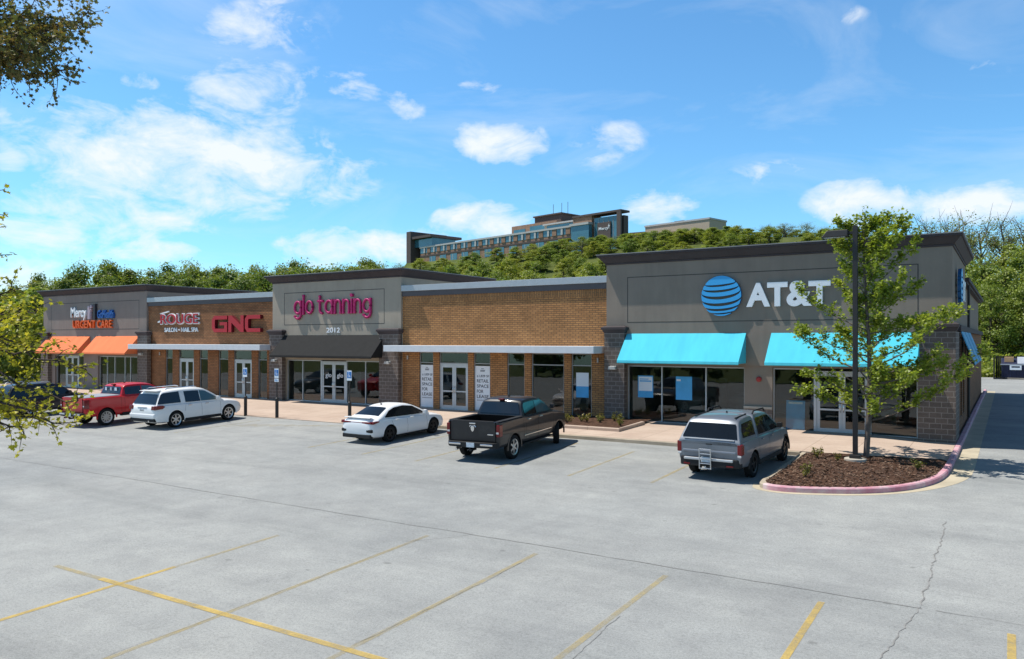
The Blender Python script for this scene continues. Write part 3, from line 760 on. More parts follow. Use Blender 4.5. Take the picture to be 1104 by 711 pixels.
# three red block letters
t = thing('wall_sign', 'three big red block capital letters on brick, right of the salon sign', 'sign', (-42.2,33.45,4.7), 0, None, True)
def block_letter(poly):
    a = MB(); a.prism(poly, YBK-.22, YBK); o = a.build('letter', M['red_side'], t)
    b = MB(); b.prism(poly, YBK-.235, YBK-.223); sub(b, 'letter_face', M['red_sign'], o)
z0, z1 = 4.22, 5.30; q = .30
def Gp(x, w): return [(x+.22,z0),(x+w,z0),(x+w,z0+.66),(x+w*.52,z0+.66),(x+w*.52,z0+.46),(x+w-q,z0+.46),(x+w-q,z0+.24),(x+.34,z0+.24),(x+q,z0+.34),(x+q,z1-.34),(x+.34,z1-.24),(x+w,z1-.24),(x+w,z1),(x+.22,z1),(x,z1-.24),(x,z0+.24)]
def Np(x, w): return [(x,z0),(x+q,z0),(x+q,z1-.46),(x+w-q,z0),(x+w,z0),(x+w,z1),(x+w-q,z1),(x+w-q,z0+.46),(x+q,z1),(x,z1)]
def Cp(x, w): return [(x+.22,z0),(x+w,z0),(x+w,z0+.24),(x+.34,z0+.24),(x+q,z0+.34),(x+q,z1-.34),(x+.34,z1-.24),(x+w,z1-.24),(x+w,z1),(x+.22,z1),(x,z1-.24),(x,z0+.24)]
block_letter(Gp(-44.6,1.55)); block_letter(Np(-42.93,1.5)); block_letter(Cp(-41.3,1.45))
# rounded magenta letters
t = thing('wall_sign', 'rounded magenta lower-case letters on grey stucco above the black awning', 'sign', (-33.7,33.3,5.7), 0, None, True)
XB, ZB, xh, rr = -36.8, 5.30, .74, .072
def arc(cx, cz, r, a0, a1, n=18, sz=1): return [(cx+r*math.cos(R(a0+(a1-a0)*i/n)), cz+r*sz*math.sin(R(a0+(a1-a0)*i/n))) for i in range(n+1)]
def ring(cx, r=.33): return arc(cx, ZB+.37, r, 0, 360, 24, 1.08)
L_ = []   # (width, strokes)
def G_(x): return [ring(x+.33), [(x+.66,ZB+.74),(x+.66,ZB-.02)] + arc(x+.33, ZB-.02, .33, 0, -150, 10, .85)], .66
def A_(x): return [ring(x+.33), [(x+.66,ZB+.74),(x+.66,ZB+.0)]], .66
def O_(x): return [ring(x+.33)], .66
def I_(x, h): return [[(x,ZB),(x,ZB+h)]], 0
def T_(x): return [[(x,ZB+1.0),(x,ZB+.2)] + arc(x+.2, ZB+.2, .2, 180, 270, 6), [(x-.16,ZB+.72),(x+.28,ZB+.72)]], .3
def N_(x): return [[(x,ZB),(x,ZB+.74)], [(x,ZB+.44)] + arc(x+.27, ZB+.44, .27, 180, 0, 10, 1.1) + [(x+.54,ZB)]], .54
x = XB+.1
seq = [('g',G_),('l',lambda x: I_(x,1.08)),('o',O_),(' ',None),('t',T_),('a',A_),('n',N_),('n',N_),('i',lambda x: I_(x,.74)),('n',N_),('g',G_)]
tot = 0
lets = []
for ch, fn in seq:
    if fn is None: x += .34; continue
    if ch == 't': x += .12
    st, wd = fn(x); lets.append((ch, st, x)); x += wd + .27
sc_ = (-30.5 - XB-.05)/(x-.27-XB)
for ch, st, x0 in lets:
    a = MB()
    for s_ in st:
        p2 = [(XB+(px-XB)*sc_, pz) for px, pz in s_]
        a.tube([(px, YS-.09, pz) for px, pz in p2], rr, 10)
        for e in (p2[0], p2[-1]): a.tube([(e[0],YS-.09-rr*.9,e[1]),(e[0],YS-.09+rr*.9,e[1])], rr*.98, 12)
    if ch == 'i': a.tube([(XB+(x0-XB)*sc_,YS-.17,ZB+1.0),(XB+(x0-XB)*sc_,YS-.01,ZB+1.0)], .10, 12)
    o = a.build('letter', M['magenta'], t, smooth=50)
t = thing('house_number', 'white number 2012 centred above the black awning', 'number sign', (-33.55,33.3,4.25), 0, None, True)
text_mesh('2012', -34.1, -33.0, 4.14, 33.345, M['white'], 'digits', t, .30, .03, .02)
# telecom sign: striped disc and letters
def globe(cx, cz, rad, y0, y1, parent):
    """striped disc: (end height, centre height, half gap) of each curved gap, in radii"""
    gaps = [(.62,.51,.050),(.42,.235,.058),(.20,-.10,.075),(-.13,-.44,.072),(-.45,-.70,.058),(-.74,-.89,.035)]
    def edge(g, sg, x):
        ze, zc, h = g; xe = math.sqrt(1-ze*ze); q = math.sqrt(max(0, 1-(x/xe)**2)) if abs(x) < xe else 0
        return ze-(ze-zc)*q + sg*h*(.25+.75*q)
    c, s = math.cos(R(4)), math.sin(R(4))
    for k in range(7):
        lo_, hi_ = [], []; n = 56
        for i in range(n+1):
            x = -math.cos(PI*i/n); ci = math.sqrt(max(0, 1-x*x))
            zh = ci if k == 0 else min(ci, edge(gaps[k-1], -1, x)); zl = -ci if k == 6 else max(-ci, edge(gaps[k], 1, x))
            if zh-zl > .012: lo_.append((x, zl)); hi_.append((x, zh))
        if len(lo_) < 3: continue
        tr = lambda p: (cx+rad*(p[0]*c-p[1]*s), cz+rad*(p[0]*s+p[1]*c))
        lo_ = [tr(p) for p in lo_]; hi_ = [tr(p) for p in hi_]; m = len(lo_)
        def strip(ya, yb):
            vs = [(a, y, b) for y in (ya, yb) for a, b in lo_+hi_]; fs = []
            for i in range(m-1):
                fs += [(i, i+1, m+i+1, m+i), (2*m+i, 3*m+i, 3*m+i+1, 2*m+i+1), (i, 2*m+i, 2*m+i+1, i+1), (m+i, m+i+1, 3*m+i+1, 3*m+i)]
            fs += [(0, m, 3*m, 2*m), (m-1, 3*m-1, 4*m-1, 2*m-1)]
            q = MB(); q.add(vs, fs); return q
        o = strip(y0, y1).build('globe_stripe', M['blue_dark'], parent)
        sub(strip(y0-.012, y0-.002), 'stripe_face', M['blue_sign'], o)
t = thing('wall_sign', 'blue striped globe and white capital letters on the front above cyan awnings', 'sign', (-8.8,33.3,5.6), 0, None, True)
globe(-10.43, 5.6, .86, 33.2, 33.345, t)
for ch, a, b_ in (('A',-9.36,-8.38),('T',-8.50,-7.68),('&',-7.72,-6.72),('T',-6.86,-6.02)):
    o = text_mesh(ch, a, b_, 5.10 if ch != '&' else 5.08, 33.345, M['signwhite'], 'letter', t, 1.0 if ch != '&' else 1.05, .12, .04)
# the same sign on the side wall, turned 90 degrees
t2 = thing('wall_sign', 'smaller blue and white sign seen edge-on on the side wall of the corner shop', 'sign', (-1.72,37.4,5.8), R(90), None, False)
t2['wl'] = (0,0,0)
def shift_children(root):
    for ch in root.children: ch.location = (0,0,0)
globe(-1.6, 0, .74, -.14, -.02, t2)
for ch, a, b_ in (('A',-.7,.1),('T',.0,.7),('&',.66,1.5),('T',1.4,2.1)):
    text_mesh(ch, a, b_, -.45, -.02, M['signwhite'], 'letter', t2, .86, .10, .04)
shift_children(t2)

# ------------------------------------------------------------------ posters, door lettering, roof vents
def lease_poster(x0, x1, label):
    t = thing('poster', label, 'poster', ((x0+x1)/2,33.58,1.2), 0, None, True)
    MB().box(x0+.03, x1-.03, 33.575, 33.588, .05, 2.36).build('sheet', M['poster'], t)
    w = x1-x0; a = x0+.15*w; b_ = x1-.13*w; y = 33.574
    m = MB(); m.prism([(x0+.36*w,2.06),(x0+.62*w,2.06),(x0+.66*w,2.16),(x0+.36*w,2.16)], y-.004, y); m.prism([(x0+.40*w,2.20),(x0+.58*w,2.20),(x0+.56*w,2.24),(x0+.42*w,2.24)], y-.004, y); m.build('letterhead', M['grey_ink'], t)
    for s_, z, h, e in (('\u00b11,829 SF',1.76,.14,b_+.02),('RETAIL',1.50,.17,b_),('SPACE',1.23,.17,b_),('FOR',.96,.17,a+(b_-a)*.55),('LEASE',.69,.17,b_)):
        text_mesh(s_, a, e, z, y, M['ink'], 'lettering', t, h, .004, .012)
    m = MB()
    for k in range(12): m.box(a+(b_-a)*k/12, a+(b_-a)*(k+.68)/12, y-.003, y, .55, .61)
    m.build('small_print', M['grey_ink'], t)
lease_poster(-27.22, -26.26, 'white lease poster in the window left of the vacant unit\'s double door')
lease_poster(-23.59, -22.56, 'white lease poster right of the vacant unit\'s door, above the dark pickup bed')
def poster(x0, x1, z0, z1, label, kind):
    t = thing('poster', label, 'poster', ((x0+x1)/2,33.66,(z0+z1)/2), 0, None, True)
    h = z1-z0; w = x1-x0; y = 33.586
    if kind == 'a':
        MB().box(x0, x1, y, y+.006, z0, z1).build('sheet', M['poster_blue'], t); MB().box(x0+.04, x1-.04, y-.005, y-.001, z0+.30*h, z1-.05*h).build('printed_panel', M['poster'], t)
        m = MB(); m.box(x0+.12*w,x1-.12*w,y-.009,y-.006,z0+.72*h,z0+.78*h); m.box(x0+.12*w,x1-.3*w,y-.009,y-.006,z0+.82*h,z0+.86*h); m.build('printed_lines', M['poster_blue'], t)
    elif kind == 'b':
        MB().box(x0, x1, y, y+.006, z0, z1).build('sheet', M['poster_blue'], t); MB().box(x0+.05*w, x0+.3*w, y-.005, y-.001, z1-.2*h, z1-.12*h).build('printed_mark', M['poster'], t)
    else:
        MB().box(x0, x1, y, y+.006, z0, z1).build('sheet', M['poster'], t); MB().box(x0, x1, y-.005, y-.001, z0, z0+.45*h).build('printed_panel', M['poster_blue'], t)
poster(-14.42, -13.68, 1.08, 2.08, 'blue and white poster in the left pane under the left cyan awning', 'a')
poster(-12.6, -11.85, 1.04, 2.08, 'plain blue poster in the middle pane under the left cyan awning', 'b')
poster(-17.62, -16.95, .95, 2.14, 'white and blue notice in the last window of the vacant unit', 'c')
t = thing('floor_sign', 'blue standing board inside the glass, left of the corner shop doors', 'sign', (-7.45,34.0,.01), 0, None, True)
b_ = MB(); b_.prism([(33.66,.02),(33.69,.02),(33.80,1.2),(33.77,1.2)], -7.85, -7.1, 'x'); b_.build('board', M['poster_blue'], t)
b_ = MB(); b_.prism([(33.749,1.06),(33.752,1.06),(33.760,1.14),(33.757,1.14)], -7.75, -7.2, 'x'); b_.build('heading', M['poster'], t)
b_ = MB(); b_.prism([(33.96,.02),(33.99,.02),(33.84,1.2),(33.81,1.2)], -7.85, -7.1, 'x'); b_.build('rear_board', M['dark'], t)
for k, x in enumerate((-34.45, -33.5)):
    t = tag(text_mesh('glo', x, x+.5, 1.42, 33.585, M['white'], 'door_lettering', None, .34, .004, .01), 'white lettering on the %s glass door leaf below number 2012' % ('left', 'right')[k], 'door lettering')

for k, (x, lab) in enumerate(((-42.0,'grey roof vent box above the brick parapet, nearer the clinic'), (-40.6,'second grey roof vent box above the brick parapet, nearer the tanning shop'))):
    t = thing('roof_vent', lab, 'roof vent', (x,39,5.9), 0, 'roof vents over the brick unit', True)
    MB().box(x-.45, x+.45, 38.6, 39.4, 5.9, 7.15).build('vent_body', M['alu_dark'], t)
    MB().box(x-.52, x+.52, 38.5, 39.5, 7.15, 7.25).build('vent_hood', M['coping'], t)
# ------------------------------------------------------------------ vehicles (built nose to +y, rear bumper at y=0)
def interp(tab, y):
    """smooth interpolation in a table of (y, a, b, ...)"""
    if y <= tab[0][0]: return tab[0][1:]
    if y >= tab[-1][0]: return tab[-1][1:]
    for p, q in zip(tab[:-1], tab[1:]):
        if p[0] <= y <= q[0]:
            t = (y-p[0])/(q[0]-p[0]); return tuple(a+(b-a)*t for a, b in zip(p[1:], q[1:]))
def chaikin(tab, it=1):
    for _ in range(it):
        out = [tab[0]]
        for p, q in zip(tab[:-1], tab[1:]):
            out += [tuple(.75*a+.25*b for a, b in zip(p,q)), tuple(.25*a+.75*b for a, b in zip(p,q))]
        out.append(tab[-1]); tab = out
    return tab
class Car:
    def __init__(s, st, gh, yr, yf, tr, hw_track, belt, tum, wb, mat, boxy=False, cut=None, it=2):
        """st: lower body stations (y, z bottom, z shoulder, z centre top, half width);
           gh: list of greenhouses: (profile [(y,z)..], half width at belt)"""
        s.st = chaikin(st, it); s.gh = gh; s.yr, s.yf, s.tr, s.tk = yr, yf, tr, hw_track
        s.belt, s.tum, s.mat, s.boxy, s.cut = belt, tum, mat, boxy, cut
    def section(s, zb, zs, zt, w):
        k = .02 if s.boxy else .06
        m = zb + (zs-zb)*.52
        half = [(0, zb), (w*.80, zb), (w-.05, zb+.06), (w-.012, zb+.17), (w, m), (w-.004, m+.05 if not s.boxy else m+.1), (w-.025, zs-.13), (w-k*.8, zs-.045), (w-k-.045, zs-.004), (w*.62, zs+(zt-zs)*.72), (w*.3, zs+(zt-zs)*.95), (0, zt)]
        return half
    def body(s, root):
        vs = []; L = s.st
        ys = []
        for a, b in zip(L[:-1], L[1:]):
            n = max(1, int((b[0]-a[0])/.12))
            ys += [a[0]+(b[0]-a[0])*i/n for i in range(n)]
        ys.append(L[-1][0])
        for y in ys:
            h = s.section(*interp(L, y))
            vs += [(x, y, z) for x, z in h] + [(-x, y, z) for x, z in h[-2:0:-1]]
        m = 22; fs = []
        for i in range(len(ys)-1):
            for k in range(m): fs.append((i*m+k, i*m+(k+1) % m, (i+1)*m+(k+1) % m, (i+1)*m+k))
        fs += [tuple(range(m)), tuple(range((len(ys)-1)*m+m-1, (len(ys)-1)*m-1, -1))]
        mb = MB(); mb.add(vs, fs); o = mb.build('body', s.mat, root)
        cut = MB(); R_ = s.tr+.055
        for y in (s.yr, s.yf):
            for sd_ in (-1, 1):
                pts = [(y+R_*math.cos(q), s.tr+.01+R_*math.sin(q)) for q in [2*PI*i/28 for i in range(28)]]
                cut.prism(pts, sd_*(s.tk-.24), sd_*(s.tk+.6), 'x')
        if s.cut: cut.box(*s.cut)
        c = cut.build('cutter', M['well'])
        md = o.modifiers.new('b', 'BOOLEAN'); md.object = c; md.operation = 'DIFFERENCE'; md.solver = 'EXACT'; md.material_mode = 'TRANSFER'
        dg = bpy.context.evaluated_depsgraph_get(); dg.update()
        me = bpy.data.meshes.new_from_object(o.evaluated_get(dg)); o.modifiers.clear(); o.data = me
        bpy.data.objects.remove(c)
        me.name = 'body'
        me.polygons.foreach_set('use_smooth', [True]*len(me.polygons)); me.set_sharp_from_angle(angle=R(28))
        return o
    # greenhouse surface
    def hw(s, wb, z): return wb - s.tum*max(0, z-s.belt)
    def cabin(s, root, prof, wb, name='cabin', mat=None):
        P = chaikin(prof, 2); pts = []
        for a, b in zip(P[:-1], P[1:]):
            n = max(1, int(math.dist(a, b)/.15)); pts += [(a[0]+(b[0]-a[0])*i/n, a[1]+(b[1]-a[1])*i/n) for i in range(n)]
        pts.append(P[-1]); vs = []; zb = s.belt-.10
        for y, z in pts:
            z = max(z, zb+.02); e = min(.09, (z-zb)*.4)
            h = [(0, zb), (s.hw(wb, zb), zb), (s.hw(wb, s.belt+(z-e-s.belt)*.5 if z-e > s.belt else zb), max(zb+.005, (s.belt+z-e)/2 if z-e > s.belt else (zb+z-e)/2)), (s.hw(wb, z-e), z-e), (s.hw(wb, z-e*.4)-.018, z-e*.42), (s.hw(wb, z)-.075, z-.008), (s.hw(wb, z)*.6, z+.012), (0, z+.02)]
            vs += [(x, y, q) for x, q in h] + [(-x, y, q) for x, q in h[-2:0:-1]]
        m = 14; fs = []; n = len(pts)
        for i in range(n-1):
            for k in range(m): fs.append((i*m+k, i*m+(k+1) % m, (i+1)*m+(k+1) % m, (i+1)*m+k))
        fs += [tuple(range(m)), tuple(range((n-1)*m+m-1, (n-1)*m-1, -1))]
        mb = MB(); mb.add(vs, fs); return mb.build(name, mat or s.mat, root, smooth=32)
    def side_glass(s, root, wb, lo, hi, side, mat=None, name='side_window', trim=None, off=.006):
        """lo, hi: tables of (y, z) for the lower and upper edge"""
        y0, y1 = lo[0][0], lo[-1][0]; n = max(6, int((y1-y0)/.08)); vs = []; fs = []
        for i in range(n+1):
            y = y0+(y1-y0)*i/n; a = interp(lo, y)[0]; b = max(a+.004, interp(hi, y)[0])
            for k in range(4):
                z = a+(b-a)*k/3; vs.append((side*(s.hw(wb, z)+off), y, z))
        for i in range(n):
            for k in range(3):
                f = (i*4+k, (i+1)*4+k, (i+1)*4+k+1, i*4+k+1); fs.append(f if side > 0 else f[::-1])
        mb = MB(); mb.add(vs, fs); return mb.build(name, mat or M['carglass'], root, smooth=True, recalc=False)
    def slope_glass(s, root, wb, p0, p1, f=.9, name='rear_window', mat=None, inset=.10, off=.012):
        """glass on the slope between profile points p0 (low) and p1 (high)"""
        vs = []; fs = []; nx = 10; ns = 4
        dy, dz = p1[0]-p0[0], p1[1]-p0[1]; L = math.hypot(dy, dz); ny_, nz_ = -dz/L, dy/L
        if nz_ < 0: ny_, nz_ = -ny_, -nz_
        if name == 'windscreen': ny_ = abs(ny_)
        for j in range(ns+1):
            y = p0[0]+dy*j/ns; z = p0[1]+dz*j/ns; w = (s.hw(wb, z)-inset)*f
            for i in range(nx+1):
                x = -w+2*w*i/nx; c = .02*(1-(x/w)**2)
                vs.append((x, y+ny_*(off+c*.6), z+nz_*(off+c*.6)))
        for j in range(ns):
            for i in range(nx): fs.append((j*(nx+1)+i, j*(nx+1)+i+1, (j+1)*(nx+1)+i+1, (j+1)*(nx+1)+i))
        mb = MB(); mb.add(vs, fs); return mb.build(name, mat or M['carglass'], root, smooth=True)
    def wheels(s, root, rimm, spokes, rr=.66, steer=0, double=False):
        for y in (s.yr, s.yf):
            for sd_ in (-1, 1):
                tw = .115; r = s.tr; t = MB(); prof = [(-tw*.8, r*rr), (-tw, r*(rr+.07)), (-tw, r*.90), (-tw*.78, r*.985), (-tw*.3, r), (tw*.3, r), (tw*.78, r*.985), (tw, r*.90), (tw, r*(rr+.07)), (tw*.8, r*rr)]
                n = 32; vs = []; fs = []; k = len(prof)
                for i in range(n):
                    q = 2*PI*i/n; vs += [(a, b*math.cos(q), b*math.sin(q)) for a, b in prof]
                for i in range(n):
                    for j in range(k-1): fs.append((i*k+j, ((i+1) % n)*k+j, ((i+1) % n)*k+j+1, i*k+j+1))
                t.add(vs, fs)
                w = t.build('wheel', M['tyre'], root, smooth=35)
                w.location = (sd_*(s.tk-tw), y, r)
                if y == s.yf: w.rotation_euler = (0,0,steer)
                m = MB(); xo = sd_*tw*.62
                ring_o, ring_i = r*rr*1.03, r*rr*.88
                rv = []; rf = []
                for i in range(n):
                    q = 2*PI*i/n; c, s_ = math.cos(q), math.sin(q)
                    rv += [(xo+sd_*.028, ring_o*c, ring_o*s_), (xo+sd_*.012, ring_i*c, ring_i*s_), (xo-sd_*.10, ring_i*.96*c, ring_i*.96*s_), (xo-sd_*.09, ring_o*c, ring_o*s_)]
                for i in range(n):
                    j = (i+1) % n
                    for q in range(4): rf.append((i*4+q, j*4+q, j*4+(q+1) % 4, i*4+(q+1) % 4))
                m.add(rv, rf)
                hub = r*rr*.24
                m.tube([(xo-sd_*.06,0,0),(xo+sd_*.012,0,0),(xo+sd_*.02,0,0)], [hub,hub,hub*.75], 14)
                for i in range(spokes):
                    for dq in ((-.13,.13) if double else (0,)):
                        q = 2*PI*i/spokes+PI/2
                        wd_ = r*rr*(.10 if double else .17)
                        ca, sa = math.cos(q), math.sin(q); cb, sb = math.cos(q+dq*2), math.sin(q+dq*2)
                        p = [(hub*.7*ca-wd_*sa*.8, hub*.7*sa+wd_*ca*.8), (hub*.7*ca+wd_*sa*.8, hub*.7*sa-wd_*ca*.8), (ring_i*1.02*cb+wd_*sb*.55, ring_i*1.02*sb-wd_*cb*.55), (ring_i*1.02*cb-wd_*sb*.55, ring_i*1.02*sb+wd_*cb*.55)]
                        m.prism(p, xo-sd_*.03, xo+sd_*(.008+.003*(dq > 0)), 'x')
                ri = m.build('rim', rimm, w, smooth=25)
                d = MB().tube([(xo-sd_*.085,0,0),(xo-sd_*.075,0,0)], ring_i*.95, 20); d.build('brake_disc', M['well'], w)
    def wheel_lips(s, root, mat, w):
        for y in (s.yr, s.yf):
            for sd_ in (-1, 1):
                r0, r1 = s.tr+.05, s.tr+.115; p = [(y+r1*math.cos(R(a)), s.tr+.01+r1*math.sin(R(a))) for a in range(-8,189,14)] + [(y+r0*math.cos(R(a)), s.tr+.01+r0*math.sin(R(a))) for a in range(188,-9,-14)]
                MB().prism(p, sd_*(w-.03), sd_*(w+.012), 'x').build('wheel_arch_trim', mat, root)
def pbox(root, name, mat, x0, x1, y0, y1, z0, z1, bev=.012):
    return MB().box(x0, x1, y0, y1, z0, z1).build(name, mat, root, bevel=bev)
def both(fn):
    for s in (-1, 1): fn(s)
def mirror(root, mat, x, y, z):
    for s in (-1, 1):
        m = MB(); m.prism([(y-.05,z-.07),(y+.10,z-.06),(y+.12,z+.05),(y+.05,z+.10),(y-.05,z+.09)], s*(x+.05), s*(x+.20), 'x'); m.box(s*(x-.03), s*(x+.07), y, y+.06, z-.06, z-.01)
        m.build('wing_mirror', mat, root, bevel=.015)
def handles(root, mat, ys, x, z):
    for y in ys:
        for s in (-1, 1): pbox(root, 'door_handle', mat, s*(x-.03), s*(x+.028), y, y+.19, z-.016, z+.016, .006)
def seam(root, c, y, z0, z1, lean=0):
    """dark shut lines of the doors on both sides, lying on the body surface"""
    for s in (-1, 1):
        vs = []; n = 8
        for i in range(n+1):
            q = i/n; z = z0+(z1-z0)*q; yy = y+lean*q; h = sorted([(zz, x) for x, zz in c.section(*interp(c.st, yy))[2:9]])
            x = interp(h, z)[0]+.003
            vs += [(s*x, yy, z), (s*x, yy+.009, z)]
        m = MB(); m.add(vs, [(2*i, 2*i+1, 2*i+3, 2*i+2) for i in range(n)]); m.build('shut_line', M['well'], root, recalc=False)
def place(root, x, y, yr, rz, z=None):
    """rear axle of the vehicle over (x, y), pitched with the slope of the lot"""
    root.rotation_euler = (math.atan(.03), 0, rz)
    fx, fy = -math.sin(rz), math.cos(rz)
    root.location = (x-fx*yr, y-fy*yr, lotz(x, y)-.03*yr*fy)

def plate(root, x, y, z, mat='plate'):
    p = pbox(root, 'licence_plate', M[mat], x-.155, x+.155, y-.012, y, z-.078, z+.078, .004)
    m = MB()
    for k in range(6): m.box(x-.12+k*.042, x-.12+k*.042+.028, y-.016, y-.0125, z-.035, z+.03)
    return p

# white saloon
t = thing('parked_car', 'white four-door saloon car with black wheels, parked left of the dark pickup', 'car')
c = Car([(0,.40,.74,.78,.62),(.03,.30,.86,.92,.78),(.14,.25,.95,1.03,.85),(.45,.22,.965,1.05,.885),(1.03,.2,.95,1.03,.90),(2.3,.19,.91,1.0,.90),(3.3,.2,.885,.97,.90),(3.73,.2,.86,.93,.895),(4.2,.2,.79,.83,.87),(4.5,.22,.68,.72,.79),(4.62,.28,.58,.62,.66),(4.64,.34,.54,.56,.6)],
        None, 1.03, 3.73, .325, .885, .94, .52, .83, M['p_white'])
c.body(t)
prof = [(.42,1.0),(.62,1.08),(1.30,1.38),(1.75,1.435),(2.2,1.43),(2.65,1.365),(3.48,.96)]
c.cabin(t, prof, .83)
c.slope_glass(t, .83, (.60,1.06), (1.20,1.335), .93, 'rear_window', None, .07, .02)
c.slope_glass(t, .83, (3.36,1.02), (2.72,1.325), .92, 'windscreen', None, .07, .02)
for s in (-1,1):
    c.side_glass(t, .83, [(.82,.995),(3.25,.945)], [(.82,1.03),(1.15,1.235),(1.5,1.33),(2.05,1.36),(2.6,1.295),(3.25,.955)], s)
    MB().prism([(1.93,.95),(1.98,.95),(2.02,1.35),(1.97,1.35)], s*(.80-.19), s*(c.hw(.83,.97)+.0), 'x') if False else None
    pbox(t, 'side_sill', M['trim'], s*.80, s*.885, 1.42, 3.33, .19, .235, .01)
    tl = MB(); tl.prism([(.055,.80),(.40,.86),(.42,.90),(.07,.91)], s*.70, s*.885, 'x'); tl.prism([(s*.30,.825),(s*.80,.81),(s*.80,.90),(s*.30,.885)], .012, .06, 'y'); tl.build('tail_light', M['lens'], t, bevel=.012)
    pbox(t, 'bumper_vent', M['trim'], s*.52, s*.82, -.002, .12, .47, .60, .03)
pbox(t, 'light_bar', M['lens'], -.30, .30, .012, .06, .848, .872, .004)
pbox(t, 'diffuser', M['trim'], -.76, .76, -.012, .16, .24, .40, .03)
sp_ = MB().prism([(.06,1.02),(.30,1.045),(.10,1.06),(.04,1.05)], -.70, .70, 'x'); sp_.build('boot_spoiler', M['p_white'], t, bevel=.01)
plate(t, 0, .028, .72)
for s in (-1,1): MB().tube([(s*.42,-.01,.33),(s*.42,.10,.33)], .045, 10).build('exhaust', M['chrome'], t, smooth=40)
MB().prism([(1.42,1.41),(1.52,1.425),(1.43,1.50)], -.012, .012, 'x').build('roof_antenna', M['trim'], t)
mirror(t, M['p_white'], .83, 3.08, 1.0); handles(t, M['p_white2'], (1.35, 2.25), .885, .87)
seam(t, c, 2.05, .30, .86); seam(t, c, 3.28, .34, .82); seam(t, c, 1.22, .66, .86, -.1)
c.wheels(t, M['rim_dark'], 5, .70, 0, True)
place(t, -21.78, 23.95, 1.03, R(-1.5))

# white people carrier / suv
t = thing('parked_suv', 'white three-row SUV with roof rails parked beside the red pickup', 'car')
c = Car([(0,.45,.86,.92,.80),(.04,.34,1.02,1.07,.93),(.2,.29,1.09,1.13,.98),(.5,.27,1.11,1.15,1.0),(1.1,.27,1.11,1.15,1.0),(3.0,.27,1.08,1.13,1.0),(3.9,.27,1.06,1.12,1.0),(4.12,.28,1.05,1.11,1.0),(4.65,.3,.97,1.02,.96),(4.95,.33,.84,.9,.86),(5.08,.42,.7,.74,.74),(5.1,.5,.66,.68,.7)],
        None, 1.1, 4.12, .385, .985, 1.08, .34, .94, M['p_white2'])
c.body(t)
c.cabin(t, [(.10,1.08),(.16,1.18),(.42,1.62),(.58,1.75),(1.5,1.795),(2.5,1.77),(2.95,1.70),(3.85,1.10)], .93)
c.slope_glass(t, .93, (.15,1.17), (.40,1.60), .96, 'rear_window', None, .05, .022)
c.slope_glass(t, .93, (3.72,1.19), (3.0,1.66), .93, 'windscreen', None, .06, .02)
for s in (-1,1):
    c.side_glass(t, .93, [(.20,1.17),(1.42,1.16)], [(.20,1.22),(.44,1.58),(.6,1.655),(1.42,1.675)], s, name='quarter_window')
    c.side_glass(t, .93, [(1.68,1.15),(2.50,1.13)], [(1.68,1.66),(2.50,1.64)], s)
    c.side_glass(t, .93, [(2.54,1.13),(3.62,1.12)], [(2.54,1.64),(2.85,1.60),(3.62,1.15)], s, M['carglass_lt'])
    tl = MB(); tl.prism([(.02,.93),(.40,.95),(.52,1.04),(.42,1.11),(.05,1.11)], s*.82, s*1.004, 'x'); tl.prism([(s*.66,.92),(s*.93,.92),(s*.93,1.10),(s*.70,1.10)], .0, .06, 'y'); tl.build('tail_light', M['lens'], t, bevel=.015)
    MB().tube([(s*.68,.75,1.80),(s*.69,.85,1.855),(s*.69,2.3,1.855),(s*.68,2.45,1.81)], .022, 8).build('roof_rail', M['chrome'], t, smooth=40)
    pbox(t, 'lower_cladding', M['trim'], s*.90, s*1.002, 1.55, 3.66, .26, .40, .02)
pbox(t, 'lower_bumper', M['trim'], -.90, .90, -.012, .25, .36, .52, .03)
pbox(t, 'bumper', M['p_white2'], -.92, .92, -.03, .22, .54, .74, .05)
MB().prism([(.34,1.735),(.62,1.755),(.60,1.79),(.30,1.765)], -.62, .62, 'x').build('roof_spoiler', M['p_white2'], t, bevel=.015)
MB().tube([(.0,.16,1.2),(.2,.14,1.19),(.32,.17,1.24)], .012, 6).build('rear_wiper', M['trim'], t)
plate(t, 0, .012, .92); pbox(t, 'tailgate_bar', M['chrome'], -.34, .34, -.002, .05, 1.02, 1.045, .006)
MB().tube([(.5,-.03,.40),(.5,.2,.40)], .04, 10).build('exhaust', M['chrome'], t, smooth=40)
mirror(t, M['p_white2'], .90, 3.42, 1.20); handles(t, M['chrome'], (1.78, 2.72), .985, 1.0)
seam(t, c, 1.58, .75, 1.04, .06); seam(t, c, 2.52, .44, 1.04); seam(t, c, 3.62, .44, 1.0)
c.wheels(t, M['rim'], 6, .68)
c.wheel_lips(t, M['p_white2'], .985)
place(t, -34.05, 22.7, 1.1, R(2))

# dark suv
t = thing('parked_suv', 'black blue SUV half hidden behind the lime green branches at the left edge', 'car')
c = Car([(0,.45,.86,.92,.80),(.04,.34,1.02,1.06,.92),(.2,.29,1.09,1.12,.97),(.5,.27,1.10,1.13,.98),(3.0,.27,1.07,1.12,.98),(3.8,.27,1.05,1.10,.98),(4.4,.3,.98,1.03,.95),(4.8,.34,.84,.9,.84),(4.95,.45,.7,.74,.72)], None, 1.05, 3.9, .38, .965, 1.07, .34, .93, M['p_navy'])
c.body(t); c.cabin(t, [(.10,1.07),(.16,1.18),(.45,1.62),(.6,1.74),(1.5,1.78),(2.4,1.76),(2.8,1.69),(3.7,1.09)], .92)
c.slope_glass(t, .92, (.15,1.17), (.43,1.60), .95, 'rear_window', None, .05, .022); c.slope_glass(t, .92, (3.58,1.17), (2.88,1.64), .93, 'windscreen', None, .06, .02)
